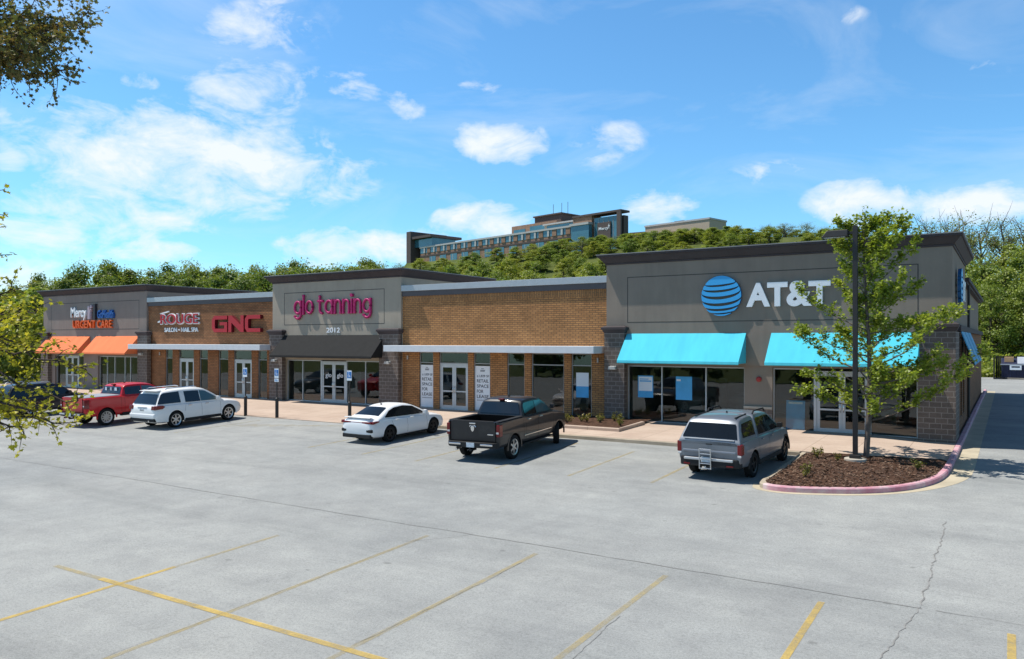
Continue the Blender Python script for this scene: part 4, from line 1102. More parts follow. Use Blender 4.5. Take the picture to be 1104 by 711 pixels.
for s in (-1,1):
    c.side_glass(t, .92, [(.36,1.15),(1.4,1.14)], [(.36,1.3),(.55,1.6),(1.4,1.65)], s, name='quarter_window'); c.side_glass(t, .92, [(1.55,1.14),(2.38,1.12)], [(1.55,1.65),(2.38,1.63)], s); c.side_glass(t, .92, [(2.44,1.12),(3.46,1.11)], [(2.44,1.63),(2.7,1.59),(3.46,1.14)], s)
    pbox(t, 'tail_light', M['lens'], s*.70, s*.96, .01, .2, .95, 1.08, .02); MB().tube([(s*.68,.8,1.79),(s*.69,.9,1.84),(s*.69,2.3,1.84),(s*.68,2.4,1.80)], .022, 8).build('roof_rail', M['alu'], t, smooth=40)
pbox(t, 'lower_bumper', M['trim'], -.88, .88, -.012, .25, .36, .55, .03); plate(t, 0, .012, .85); mirror(t, M['p_navy'], .89, 3.3, 1.19); handles(t, M['p_navy'], (1.7, 2.6), .965, .99)
c.wheels(t, M['rim'], 5, .68)
place(t, -45.4, 21.6, 1.05, R(1))

# pickups
def pickup(name, label, mat, L, W, yr, yf, tr, bed1, cab, hood, rail, cavity, belt, roof, chromey, rz_wheels=0, rimm='rim', spokes=6, double=False, tailz=(.60,1.40)):
    t = thing(name, label, 'pickup truck')
    h = W/2
    c = Car([(.13,tailz[0]-.02,rail-.01,rail,h-.05),(.17,.50,rail,rail+.0,h-.01),(.5,.47,rail,rail+.0,h),(bed1,.45,rail,rail,h),(bed1+.12,.42,belt,belt+.03,h),(cab-.25,.42,belt-.01,belt+.04,h),(cab+.1,.43,hood+.02,hood+.08,h),(yf+.1,.45,hood-.01,hood+.06,h),(L-.45,.46,hood-.08,hood-.02,h-.03),(L-.12,.48,hood-.18,hood-.13,h-.10),(L,.52,hood-.28,hood-.24,h-.18)],
            None, yr, yf, tr, h-.01, belt, .30, h-.09, mat, True, cavity)
    c.body(t); wb = h-.085
    prof = [(bed1+.02,belt-.03),(bed1+.05,belt+.1),(bed1+.20,roof-.12),(bed1+.34,roof-.02),(bed1+.9,roof),(bed1+1.35,roof-.005),(bed1+1.75,roof-.06),(cab,belt-.02)]
    c.cabin(t, prof, wb)
    c.slope_glass(t, wb, (bed1+.055,belt+.09), (bed1+.195,roof-.13), .95, 'rear_window', None, .06, .018)
    yw = bed1+1.83
    c.slope_glass(t, wb, (cab-.10,belt+.07), (yw,roof-.12), .94, 'windscreen', None, .06, .02)
    yb = bed1+1.12
    for s in (-1,1):
        c.side_glass(t, wb, [(bed1+.24,belt+.05),(yb,belt+.03)], [(bed1+.24,belt+.36),(bed1+.34,roof-.14),(yb,roof-.125)], s)
        c.side_glass(t, wb, [(yb+.05,belt+.03),(cab-.24,belt+.02)], [(yb+.05,roof-.125),(yw-.18,roof-.16),(cab-.24,belt+.05)], s, M['carglass_lt'])
        tl = MB(); tl.box(s*(h-.13), s*(h+.006), .112, .36, rail-.50, rail-.10); tl.build('tail_light', M['lens'], t, bevel=.02)
        pbox(t, 'reverse_light', M['lens_clear'], s*(h-.12), s*(h-.02), .106, .14, rail-.40, rail-.34, .004)
        pbox(t, 'sill_step', M['chrome' if chromey else 'trim'], s*(h-.04), s*(h+.012), bed1+.02, cab-.35, .70 if chromey else .44, .735 if chromey else .56, .006)
        pbox(t, 'running_board', M['trim'], s*(h-.16), s*(h+.02), bed1-.05, cab-.25, .40, .455, .02)
    # rear bumper, tailgate seam lines, plate, high brake light, tow hitch
    b = MB(); b.prism([(-h+.02,.16),(-h+.16,.0),(-.42,-.05),(.42,-.05),(h-.16,.0),(h-.02,.16)], .52, .70, 'z'); b.build('rear_bumper', M['chrome' if chromey == 2 else 'trim'], t, bevel=.02)
    for s in (-1,1):
        pbox(t, 'bumper_step', M['chrome'] if chromey else M['alu'], s*.38, s*(h-.18), -.062, .02, .60, .665, .012)
        pbox(t, 'tailgate_seam', M['well'], s*(h-.145), s*(h-.137), .10, .2, .72, rail-.01, 0)
    plate(t, 0, -.052, .61)
    pbox(t, 'tailgate_seam', M['well'], -h+.14, h-.14, .105, .2, .715, .728, 0)
    pbox(t, 'brake_light', M['lens'], -.10, .10, bed1+.15, bed1+.3, roof-.055, roof-.005, .006)
    MB().tube([(-.62,.02,.43),(-.62,.35,.44)], .045, 10).build('exhaust', M['chrome'], t, smooth=40)
    MB().box(-.04,.04,-.06,.3,.40,.47).build('tow_hitch', M['trim'], t)
    mirror(t, mat, wb, cab-.34, belt+.16); handles(t, M['chrome'] if chromey else mat, (bed1+.32, yb+.15), h-.01, belt-.10)
    seam(t, c, bed1+.16, .6, belt-.06); seam(t, c, yb+.02, .6, belt-.06); seam(t, c, cab-.12, .62, belt-.10); seam(t, c, bed1-.02, .6, rail-.07)
    c.wheels(t, M[rimm], spokes, .66, rz_wheels, double); c.wheel_lips(t, mat, h-.012)
    MB().prism([(bed1+.75,roof+.015),(bed1+.86,roof+.02),(bed1+.77,roof+.09)], -.014, .014, 'x').build('roof_antenna', M['trim'], t)
    return t, c, h
t, c, h = pickup('parked_pickup', 'charcoal grey crew cab pickup with an empty open bed, parked at the vacant unit', M['p_granite'], 5.9, 2.06, 1.24, 4.91, .42, 1.97, 4.55, 1.27, 1.40, (-.78,.78,.24,1.90,.80,2.4), 1.36, 1.97, 1, R(24), 'rim', 6)
em = MB(); em.prism([(-.075,1.20),(0,1.26),(.075,1.20),(.055,1.09),(0,1.03),(-.055,1.09)], .10, .135); em.build('tailgate_emblem', M['chrome'], t, bevel=.008)
for s in (-1,1): MB().tube([(s*.12,.118,1.2),(s*.10,.112,1.245),(s*.04,.110,1.25)], .016, 6).build('emblem_horn', M['chrome'], t)
pbox(t, 'tailgate_handle', M['chrome'], -.12, .12, .10, .14, 1.30, 1.345, .006)
pbox(t, 'badge', M['chrome'], .58, .80, .108, .135, .95, .985, .003)
pbox(t, 'bed_floor', M['bedliner'], -.775, .775, .245, 1.895, .801, .812, 0)
for s in (-1,1): pbox(t, 'bed_rail_cap', M['trim'], s*(h-.22), s*(h-.03), .22, 1.95, 1.385, 1.41, .008)
pbox(t, 'tailgate_cap', M['trim'], -.80, .80, .135, .235, 1.385, 1.412, .008)
place(t, -15.45, 22.9, 1.24, R(4.5))
t, c, h = pickup('parked_pickup', 'red pickup with a grey soft cover over its bed, behind the lime branches', M['p_red'], 5.85, 2.04, 1.22, 4.95, .415, 2.0, 4.6, 1.28, 1.40, None, 1.36, 1.92, 0, 0, 'rim', 10)
b = MB(); b.prism([(-.90,1.405),(.90,1.405),(.88,1.43),(0,1.445),(-.88,1.43)], .2, 1.98, 'y'); b.build('bed_cover', M['tonneau'], t)
stk = MB(); 
for x, w_ in ((-.42,.16),(0,.09),(.40,.22)):
    stk = MB(); q = .045
    stk.prism([(x-w_/2,1.60),(x+w_/2,1.60),(x+w_/2*.8,1.76),(x-w_/2*.8,1.76)], 2.075, 2.079); o = stk.build('window_sticker', M['signwhite'], t)
place(t, -38.0, 21.65, 1.22, R(1))

# silver pickup with camper shell
t = thing('parked_pickup', 'silver blue pickup with a camper shell and a folded hitch ladder, beside the mulch island', 'pickup truck')
c = Car([(.06,.60,1.14,1.16,.90),(.10,.45,1.17,1.18,.95),(.4,.36,1.18,1.2,.985),(1.2,.33,1.18,1.2,.995),(3.0,.33,1.15,1.19,.995),(3.9,.33,1.13,1.19,.995),(4.38,.34,1.12,1.18,.99),(4.85,.36,1.03,1.08,.95),(5.15,.4,.9,.95,.86),(5.3,.5,.76,.8,.74)], None, 1.2, 4.38, .385, .98, 1.16, .30, .93, M['p_silver'])
c.body(t)
c.cabin(t, [(.06,1.16),(.10,1.24),(.40,1.70),(.55,1.79),(1.1,1.83),(1.58,1.83),(1.62,1.78),(1.63,1.16)], .93, 'camper_shell')
c.cabin(t, [(1.66,1.15),(1.67,1.5),(1.75,1.79),(1.95,1.83),(2.7,1.82),(3.15,1.74),(4.05,1.17)], .93)
c.slope_glass(t, .93, (.115,1.25), (.375,1.65), .97, 'shell_window', None, .05, .02)
c.slope_glass(t, .93, (3.92,1.26), (3.22,1.69), .93, 'windscreen', None, .06, .02)
for s in (-1,1):
    c.side_glass(t, .93, [(.42,1.27),(1.50,1.25)], [(.42,1.45),(.58,1.65),(1.50,1.68)], s, name='shell_side_window')
    c.side_glass(t, .93, [(1.80,1.21),(2.62,1.20)], [(1.80,1.66),(1.88,1.70),(2.62,1.70)], s)
    c.side_glass(t, .93, [(2.67,1.20),(3.80,1.19)], [(2.67,1.70),(3.0,1.67),(3.80,1.22)], s)
    tl = MB(); tl.box(s*.83, s*.99, .055, .26, .80, 1.12); tl.build('tail_light', M['lens'], t, bevel=.03); pbox(t, 'reverse_light', M['lens_clear'], s*.85, s*.96, .045, .08, .74, .80, .01)
    MB().tube([(s*.62,.55,1.815),(s*.62,1.5,1.845)], .02, 6).build('shell_rail', M['trim'], t)
    MB().tube([(s*.70,1.85,1.82),(s*.71,1.95,1.90),(s*.71,2.85,1.89),(s*.70,3.0,1.80)], .026, 8).build('roof_rail', M['trim'], t, smooth=40)
    pbox(t, 'lower_cladding', M['trim'], s*.90, s*1.0, 1.65, 3.9, .33, .46, .02)
    pbox(t, 'reflector', M['lens'], s*.55, s*.75, -.035, .0, .46, .50, .004)
b = MB(); b.prism([(-.95,.22),(-.86,.02),(-.5,-.03),(.5,-.03),(.86,.02),(.95,.22)], .42, .68, 'z'); b.build('rear_bumper', M['trim'], t, bevel=.03)
pbox(t, 'bumper_step', M['alu'], -.74, .74, -.05, .04, .60, .675, .02)
pbox(t, 'tailgate_bulge', M['p_silver'], -.82, .82, .035, .12, .80, .90, .035)
pbox(t, 'shell_door_edge', M['alu'], -.76, .76, .055, .11, 1.205, 1.235, .008)
pbox(t, 'tailgate_handle', M['trim'], -.09, .09, .05, .09, 1.06, 1.09, .004)
plate(t, -.05, -.045, .63)
# folded ladder / hitch step, held by the hitch: a part of the tow gear
lad = MB()
for x in (-.235, .105): lad.tube([(x,-.09,.36),(x,-.10,.95)], .018, 8)
for z in (.38, .52, .66, .80, .94): lad.tube([(-.235,-.095,z),(.105,-.095,z)], .014, 8)
lad.tube([(-.065,-.09,.42),(-.065,.2,.40)], .03, 8)
lad.build('hitch_ladder', M['rim'], t, smooth=40)
MB().prism([(1.55,1.835),(1.68,1.84),(1.57,1.90)], -.015, .015, 'x').build('roof_antenna', M['trim'], t)
mirror(t, M['trim'], .90, 3.55, 1.28); handles(t, M['p_silver'], (1.9, 2.82), .98, 1.06)
seam(t, c, 1.66, .55, 1.10); seam(t, c, 2.65, .5, 1.10); seam(t, c, 3.85, .5, 1.05)
c.wheels(t, M['rim_dark'], 5, .66, R(3)); c.wheel_lips(t, M['trim'], .972)
place(t, -7.37, 23.65, 1.2, R(-2.6))

# ------------------------------------------------------------------ street furniture
def ada_sign(x, y, van, label):
    t = thing('disabled_parking_sign', label, 'sign', (x,y,0), 0, 'disabled parking signs along the ramp', True)
    z0 = walkz(x, y) if y > wy0(x) else lotz(x, y)
    b = MB().cyl(x, y, z0-.05, z0+.98, .085, 14); b.tube([(x,y,z0+.98),(x,y,z0+1.02)], [.085,.05], 14); b.build('bollard', M['bronze'], t, smooth=40)
    MB().box(x-.022, x+.022, y-.022, y+.022, z0+1.0, z0+2.45).build('post', M['bronze'], t)
    pn = MB().box(x-.155, x+.155, y-.032, y-.0225, z0+2.02, z0+2.50).build('sign_panel', M['signwhite'], t)
    m = MB(); m.box(x-.135, x+.135, y-.0365, y-.0325, z0+2.14, z0+2.44); sub(m, 'blue_field', M['ada_blue'], pn)
    m = MB(); yy = y-.040
    def rg(cx, cz, r0, r1, a0, a1):
        n = 14; o = [(cx+r1*math.cos(R(a0+(a1-a0)*i/n)), cz+r1*math.sin(R(a0+(a1-a0)*i/n))) for i in range(n+1)]; q = [(cx+r0*math.cos(R(a0+(a1-a0)*i/n)), cz+r0*math.sin(R(a0+(a1-a0)*i/n))) for i in range(n+1)]
        m.prism(o+q[::-1], yy, yy+.003)
    cz = z0+2.25
    rg(x-.01, cz, .045, .062, 130, 360)
    m.prism([(x-.03,cz+.02),(x-.012,cz+.02),(x-.008,cz+.11),(x-.028,cz+.11)], yy-.0005, yy+.003); m.prism([(x-.012,cz+.02),(x+.05,cz+.02),(x+.08,cz-.06),(x+.062,cz-.065),(x+.038,cz+.002),(x-.012,cz+.002)], yy-.001, yy+.003); rg(x-.02, cz+.14, 0.001, .02, 0, 359)
    sub(m, 'wheelchair_symbol', M['white'], pn)
    if van:
        p2 = MB().box(x-.155, x+.155, y-.032, y-.0225, z0+1.82, z0+1.99).build('lower_panel', M['signwhite'], t)
        m = MB()
        for k in range(3): m.box(x-.11, x+.11-.05*k, y-.0355, y-.0325, z0+1.865+.04*k, z0+1.88+.04*k)
        sub(m, 'small_print', M['ada_blue'], p2)
    return t
ada_sign(-33.85, 27.3, False, 'disabled parking sign on a dark bollard nearest the white SUV')
ada_sign(-31.5, 27.35, True, 'disabled parking sign with a second small panel, middle one before the tanning shop')
ada_sign(-26.55, 27.45, False, 'disabled parking sign on a bollard behind the white saloon car')

# lamp post on the island
px, py = -4.13, 26.9; z0 = lotz(px, py)
t = thing('lamp_post', 'tall dark square lamp post on a concrete foot in the mulch island', 'street lamp', (px,py,z0), 0, None, True)
MB().cyl(px, py, z0-.1, z0+.24, .33, 24).build('footing', M['concrete'], t, smooth=40, bevel=.02)
MB().box(px-.16, px+.16, py-.16, py+.16, z0+.24, z0+.36).build('base_cover', M['bronze'], t, bevel=.02)
MB().box(px-.072, px+.072, py-.072, py+.072, z0+.36, 7.34).build('pole', M['bronze'], t, bevel=.012)
m = MB(); hx = px-.95
MB().box(px-.25, px-.072, py-.035, py+.035, 7.08, 7.16).build('arm', M['bronze'], t, bevel=.005)
m.add([(px-.2,py-.2,7.0),(px-.2,py+.2,7.0),(px-1.0,py+.2,7.0),(px-1.0,py-.2,7.0),(px-.2,py-.17,7.22),(px-.2,py+.17,7.22),(px-.82,py+.17,7.22),(px-.82,py-.17,7.22)], [(0,1,2,3),(4,7,6,5),(0,4,5,1),(1,5,6,2),(2,6,7,3),(3,7,4,0)])
lh = m.build('lamp_head', M['bronze'], t, bevel=.02)
MB().box(px-.92, px-.28, py-.15, py+.15, 6.985, 6.998).build('lens', M['lens_clear'], t)

# dumpster enclosure at the far end of the drive
dx, dy = -1.3, 94.0; z0 = -.25
t = thing('dumpster', 'navy waste skip with a white notice at the end of the drive', 'dumpster', (dx+1.6,dy,z0), 0, None, True)
b = MB(); b.prism([(dy,z0+.15),(dy+1.8,z0+.15),(dy+1.8,z0+2.1),(dy+1.3,z0+2.1),(dy-.1,z0+1.5)], dx+.6, dx+3.6, 'x'); b.build('bin', M['navy_steel'], t, bevel=.02)
for k in range(5): MB().box(dx+.7+k*.65, dx+.78+k*.65, dy-.14, dy+.0, z0+.2, z0+1.45).build('rib', M['navy_steel'], t)
MB().box(dx+.55, dx+3.65, dy-.17, dy-.08, z0+1.44, z0+1.54).build('lip', M['lid'], t)
nb = MB().box(dx+1.35, dx+2.35, dy-.17, dy-.145, z0+.95, z0+1.42).build('notice', M['signwhite'], t)
m = MB(); m.box(dx+1.5, dx+2.2, dy-.176, dy-.172, z0+1.18, z0+1.33); sub(m, 'notice_print', M['ink'], nb)
lid = MB(); lid.add([(dx+2.0,dy-.1,z0+1.56),(dx+3.6,dy-.1,z0+1.56),(dx+3.6,dy+1.3,z0+2.2),(dx+2.0,dy+1.3,z0+2.2),(dx+2.0,dy-.1,z0+1.61),(dx+3.6,dy-.1,z0+1.61),(dx+3.6,dy+1.3,z0+2.25),(dx+2.0,dy+1.3,z0+2.25)], [(0,3,2,1),(4,5,6,7),(0,1,5,4),(1,2,6,5),(2,3,7,6),(3,0,4,7)]); lid.build('lid', M['lid'], t)
t = tag(MB().box(dx+.9, dx+1.7, dy+.35, dy+.9, z0+1.7, z0+2.25).build('cardboard_box', M['cardboard'], bevel=.03), 'brown cardboard box sticking out of the open side of the waste skip', 'box')
t = thing('enclosure_fence', 'dark board fence round the waste skip at the end of the drive', 'fence', (dx,dy,z0), 0, None, True)
f = MB()
for k in range(24): f.box(dx-.02, dx+.02, dy-.6+k*.16, dy-.46+k*.16, z0, z0+2.3)
f.build('side_boards', M['fence_dark'], t)
f = MB()
for k in range(28): f.box(dx+.1+k*.16, dx+.24+k*.16, dy+3.2, dy+3.24, z0, z0+2.3)
f.build('rear_boards', M['fence_dark'], t)
MB().box(dx-.06, dx+.06, dy-.75, dy-.62, z0-.1, z0+2.4).build('post', M['fence_dark'], t)
struct(MB().box(-4, 6, 89, 89.4, -.4, -.11).build('kerb_strip', M['gutter'])) if False else None
# ------------------------------------------------------------------ vegetation
YAW = math.atan(536/846); SA, CA = math.sin(YAW), math.cos(YAW)
def off(lat, dep): return (CA*lat-SA*dep, SA*lat+CA*dep)      # (metres right, metres ahead) of where the photographer stands
def rv(r): 
    while True:
        v = Vector((r.uniform(-1,1), r.uniform(-1,1), r.uniform(-1,1)))
        if .05 < v.length < 1: return v.normalized()
class Leaves:
    def __init__(s): s.v = []; s.f = []
    def quad(s, p, n, sz, r):
        a = n.cross(rv(r)); 
        if a.length < .05: a = n.orthogonal()
        a.normalize(); b = n.cross(a); l = sz*r.uniform(.7,1.3); w = l*r.uniform(.5,.8)
        k = len(s.v); s.v += [tuple(p-a*l), tuple(p+b*w+n*sz*.12), tuple(p+a*l), tuple(p-b*w+n*sz*.12)]
        s.f.append((k,k+1,k+2,k+3))
    def lobed(s, p, d, n, sz):
        """five-lobed leaf folded along its midrib; d tip direction, n facing"""
        d = d.normalized(); n = (n-d*n.dot(d)); n = n.normalized() if n.length > .05 else d.orthogonal().normalized(); b = n.cross(d)
        k = len(s.v)
        half = [(.10,.22),(.42,.18),(.30,.42),(.52,.62),(.22,.66)]
        up = .16
        pts = [p, p+d*sz]
        for sg in (1,-1):
            for x, y in half: pts.append(p + d*(y*sz) + b*(x*sz*sg) + n*(abs(x)*sz*up*1.6))
        s.v += [tuple(q) for q in pts]
        s.f.append((k, k+2, k+3, k+4, k+5, k+6, k+1)); s.f.append((k, k+1, k+11, k+10, k+9, k+8, k+7))
    def build(s, name, mat, parent):
        me = bpy.data.meshes.new(name); me.from_pydata(s.v, [], s.f); me.materials.append(mat)
        return link(me, name, parent)
def bg_tree(name, label, group, seed, h, cr, leafmat, nl, per, lsz, low=.25, sparse=1.0, trunkmat='bark_dark', squash=1.0):
    r = random.Random(seed)
    t = thing(name, label, 'tree', (0,0,0), 0, group)
    mb = MB()
    top = Vector((r.uniform(-.4,.4), r.uniform(-.4,.4), h*.86))
    tr = h*.016+.05
    sp = [Vector((0,0,-1.2)), Vector((r.uniform(-.1,.1),r.uniform(-.1,.1),h*.22)), Vector((top.x*.5,top.y*.5,h*.5)), top]
    mb.tube(sp, [tr*1.3, tr, tr*.7, tr*.12], 7)
    L = Leaves(); lobes = []
    for i in range(nl):
        q = (i+.5)/nl; a = i*2.39996+r.uniform(-.9,.9)
        zz = min(1.06, max(low*.7, low + (1-low)*q + r.uniform(-.07,.09))); e = math.sin(PI*min(1, (q*.86+.14)))**.7
        rad = cr*e*math.sqrt(r.uniform(.25,1))*.85
        lobes.append((Vector((rad*math.cos(a), rad*math.sin(a)*squash, h*zz*.93)), cr*r.choice((.17,.24,.30,.42))*r.uniform(.85,1.15)))
    for c, lr in lobes:
        zt = max(h*.15, c.z - (Vector((c.x,c.y,0)).length)*.9 - .3)
        base = sp[0].lerp(sp[-1], min(.95, (zt+1.2)/(h*.86+1.2)))
        mid = base.lerp(c, .55)+Vector((0,0,-.25))
        mb.tube([base, mid, c], [tr*.42, tr*.25, tr*.06], 5)
        if sparse < .6:
            for k in range(5):
                e = c+rv(r)*lr*1.2; e.z += lr*.4; mb.tube([mid.lerp(c,.6), mid.lerp(e,.7)+Vector((0,0,.1)), e], [tr*.12, tr*.08, tr*.03], 4)
        for k in range(int(per*sparse*r.uniform(.7,1.2))):
            d = rv(r); d.z = d.z*.9+.12
            p = c + Vector((d.x*1.1, d.y*1.1, d.z*.82))*lr*(r.uniform(.35,1.0)+(r.random()<.16)*r.uniform(.1,.55))
            L.quad(p, (d*.8+rv(r)*.8+Vector((0,0,.6))).normalized(), lsz, r)
    mb.build('trunk', M[trunkmat], t, smooth=50)
    L.build('crown', leafmat, t); return t
r = random.Random(77)
GD = 'wooded ridge behind the far end of the shops'; GL = 'spring green trees on the hospital hillside'; GR = 'tall trees beyond the end of the drive'; GT = 'thin bare topped trees on the skyline'; GN = 'trees beyond the far edge of the lot'
LD = 'dark green oak in the wooded ridge behind the clinic and tanning shop'
LL = 'pale spring green tree on the hillside below the hospital'
LR = 'olive green tree in the stand beyond the drive and waste skip'
LT = 'thinly leafed tree with bare twigs against the sky behind the corner shop'
LN = 'mid green tree beyond the lot, left of the clinic'
dark = [bg_tree('oak_tree', LD, GD, 10+i, 11+i*.8, 4.3, M['leaf_dark'], 36, 230, .18, .16) for i in range(4)]
light = [bg_tree('hillside_tree', LL, GL, 30+i, 7.5+i*.7, 3.4, M['leaf_light'], 32, 240, .15, .08) for i in range(4)]
oliv = [bg_tree('olive_green_tree', LR, GR, 50+i, 12+i, 4.6, M['leaf_light'], 42, 210, .16, .06) for i in range(3)]
thin = [bg_tree('thin_tree', LT, GT, 70+i, 13+i*1.5, 4.8, M['leaf_sparse'], 40, 110, .13, .30, .59, 'bark') for i in range(3)]
mid = [bg_tree('lot_edge_tree', LN, GN, 90+i, 10+i, 4.2, M['leaf_light'], 30, 130, .28, .10) for i in range(2)]
used = set()
def plant(protos, lat, dep, sc=1.0, top=None):
    """put a tree at a spot; top = wanted height of its tip above the datum"""
    p = protos[r.randrange(len(protos))]
    o = p if p.name not in used else copy_tree(p); used.add(p.name)
    x, y = off(lat, dep); z = terr(x, y)
    o.location = (x, y, z); s = sc*r.uniform(.9,1.12); o.rotation_euler = (0,0,r.uniform(0,2*PI))
    o.scale = (s*r.uniform(.9,1.15), s*r.uniform(.9,1.15), s)
    if top is not None:
        h = max(3.5, top-z); h0 = {id(q): 0 for q in ()}
        k = h/p['h']; w = min(1.25, max(.75, k)); o.scale = (w*r.uniform(.9,1.12), w*r.uniform(.9,1.12), k)
    return o
for g, hs in ((dark,11),(light,7.5),(oliv,12),(thin,13),(mid,10)):
    for i, p in enumerate(g): p['h'] = {11:11+i*.8, 7.5:7.5+i*.7, 12:12+i, 13:13+i*1.5, 10:10+i}[hs]
def skyline(tab, ang):
    """tip elevation (slope) wanted along the skyline"""
    return interp(tab, ang)[0]
# wooded ridge to the left: (bearing slope, tip slope)
RT = [(-.70,.062),(-.62,.066),(-.585,.080),(-.54,.091),(-.45,.092),(-.40,.090),(-.33,.094),(-.26,.095),(-.19,.099),(-.12,.085)]
for k, (dep, n, fac_) in enumerate(((118,15,.76),(140,20,.93),(165,24,.99),(172,24,1.02))):
    for i in range(n):
        a = -.70+(.60)*(i+.5)/n + r.uniform(-.012,.012)
        t_ = 3.7 + dep*(skyline(RT, a)*fac_ + r.uniform(-.006,.006))
        plant(dark, a*dep, dep+r.uniform(-7,7), 1, t_)
# hillside below the hospital
HT = [(-.125,.077),(-.08,.097),(-.02,.102),(.03,.104),(.08,.107),(.14,.111),(.20,.112),(.27,.117),(.33,.130),(.40,.138),(.47,.134),(.55,.125)]
for k, (dep, n, fac_) in enumerate(((112,18,.74),(132,24,.86),(152,28,.94),(170,30,.99),(186,30,1.0))):
    for i in range(n):
        a = -.135+(.64)*(i+.5)/n + r.uniform(-.012,.012)
        if k >= 3 and a > .29: continue
        t_ = 3.7 + dep*(skyline(HT, a)*fac_ + r.uniform(-.006,.004))
        plant(light, a*dep, dep+r.uniform(-6,6), 1, t_)
for i in range(34):
    a = .02+.46*(i+.5)/34 + r.uniform(-.008,.008); dep = r.uniform(176,198)
    plant(light if i % 4 else thin, a*dep, dep, 1, 3.7+dep*(skyline(HT, a)-.002+r.uniform(-.008,.003)))
# thin trees on the skyline behind the corner shop and to its right
for a, dep, tp in ((.30,192,.138),(.325,188,.146),(.35,186,.143),(.375,194,.149),(.40,190,.144),(.425,188,.146),(.45,192,.14),(.53,126,.150),(.57,128,.155),(.60,134,.148),(.625,130,.154),(.65,136,.150),(.68,130,.152),(.555,138,.145)):
    plant(thin, a*dep, dep, 1, 3.7+dep*tp)
for a, dep, tp in ((.575,112,.085),(.60,116,.110),(.625,110,.098),(.65,116,.122),(.67,108,.105),(.69,118,.125),(.583,122,.112),(.64,124,.13),(.71,112,.11),(.612,105,.075),(.66,104,.08),(.695,105,.09)):
    plant(oliv, a*dep, dep, 1, 3.7+dep*tp*.94)
for a, dep, tp in ((-.71,78,.05),(-.68,72,.046),(-.655,82,.056),(-.63,76,.052),(-.615,88,.062),(-.66,96,.066),(-.70,92,.062),(-.74,84,.06),(-.60,98,.068)):
    plant(mid, a*dep, dep, 1, 3.7+dep*tp)
# a line of trees across the road behind, mirrored in the shop windows
back = bg_tree('roadside_tree', 'dark leafy tree across the road facing the shops, mirrored in their windows', 'trees across the road facing the shops', 120, 12, 5.2, M['leaf_dark'], 26, 90, .42, .08)
for i in range(13):
    o = back if i == 0 else copy_tree(back)
    x = -78+i*8.6; o.location = (x+r.uniform(-2,2), -62+r.uniform(-5,5), terr(x,-62)); o.rotation_euler = (0,0,r.uniform(0,6)); s = r.uniform(.85,1.2); o.scale = (s,s,s)

# the young maple in the island
def maple(x, y, z0):
    rr_ = random.Random(5)
    t = thing('maple_tree', 'young airy maple with bright green leaves in the mulch island, beside the lamp post', 'tree', (x,y,z0), 0)
    mb = MB(); L = Leaves(); H = 7.9
    def sp(zz): q = zz/H; return Vector((.10*math.sin(q*5)+.05*q, .08*math.cos(q*4)-.08, zz))
    pts = [sp(i*H/14*.97) for i in range(15)]; pts[0].z = -.1
    mb.tube(pts, [.088*(1-i/15)**.9+.010 for i in range(15)], 9)
    px_, py_ = -4.13-x, 26.9-y      # the lamp post: boughs on that side are cut back
    def env(zz):
        return interp([(0,0),(1.2,1.9),(1.7,2.7),(2.3,3.1),(3.1,3.0),(4.0,2.6),(5.0,2.35),(6.0,2.2),(7.0,1.6),(7.8,.5)], zz)[0]
    def foliage(p, d, n):
        for _ in range(n):
            q = p+rv(rr_)*rr_.uniform(.02,.17)
            if (q.x-px_)**2+(q.y-py_)**2 < .3: continue
            dd = (d*.6+rv(rr_)*.9+Vector((0,0,-.25))); L.lobed(q, dd, Vector((rr_.uniform(-.6,.6), rr_.uniform(-.6,.6), 1)), rr_.uniform(.085,.14))
    def twig(p, d, ln, rad, dens):
        n = 4; q = [p]
        for i in range(n): d = (d+rv(rr_)*.22+Vector((0,0,.07))).normalized(); q.append(q[-1]+d*ln/n)
        mb.tube(q, [rad*(1-i/(n+.6)) for i in range(n+1)], 4, False)
        for i in range(1, n+1):
            foliage(q[i], d, dens); foliage(q[i-1].lerp(q[i], .5), d, dens-1)
        return q
    nl = 60
    for i in range(nl):
        zz = 1.15+(H-1.75)*((i+.5)/nl)**1.08; az = i*2.4+rr_.uniform(-.35,.35)
        ln = env(min(7.8, zz+.55))*rr_.uniform(.62,1.12)+.15
        cl = math.cos(az-math.atan2(py_, px_))
        if cl > .45: ln *= .34
        lf = math.cos(az-math.atan2(-SA,-CA))      # towards the shop sign
        if lf > .3 and 4.3 < zz < 7: ln *= 1-.55*lf
        if lf > .3 and zz < 3.4: ln *= .95
        if ln < .2: continue
        upw = .10+.50*(zz/H)+rr_.uniform(-.1,.12)
        d = Vector((math.cos(az), math.sin(az), upw)).normalized(); p = sp(zz); q = [p]; n = 6
        for k in range(n):
            d = (d+rv(rr_)*.12+Vector((0,0,.05))).normalized(); q.append(q[-1]+d*ln/n)
        mb.tube(q, [(.030*(1-zz/H)+.012)*(1-k/(n+.8)) for k in range(n+1)], 6, False)
        for k in range(2, n+1):
            for m_ in range(2 if k > 2 else 1):
                a2 = rv(rr_); a2.z = abs(a2.z)*.6
                twig(q[k], (d*.8+a2*.9).normalized(), rr_.uniform(.28,.62)*(.6+.4*ln/2.5), .008, 5)
        twig(q[-1], d, rr_.uniform(.3,.5), .008, 4)
    for k in range(5): twig(sp(7.2+.1*k), (Vector((0,0,1))+rv(rr_)*.55).normalized(), .6, .009, 4)
    mb.build('trunk', M['bark'], t, smooth=60); L.build('crown', M['leaf_island'], t)
maple(-3.93, 27.72, lotz(-3.93,27.7)+.15)

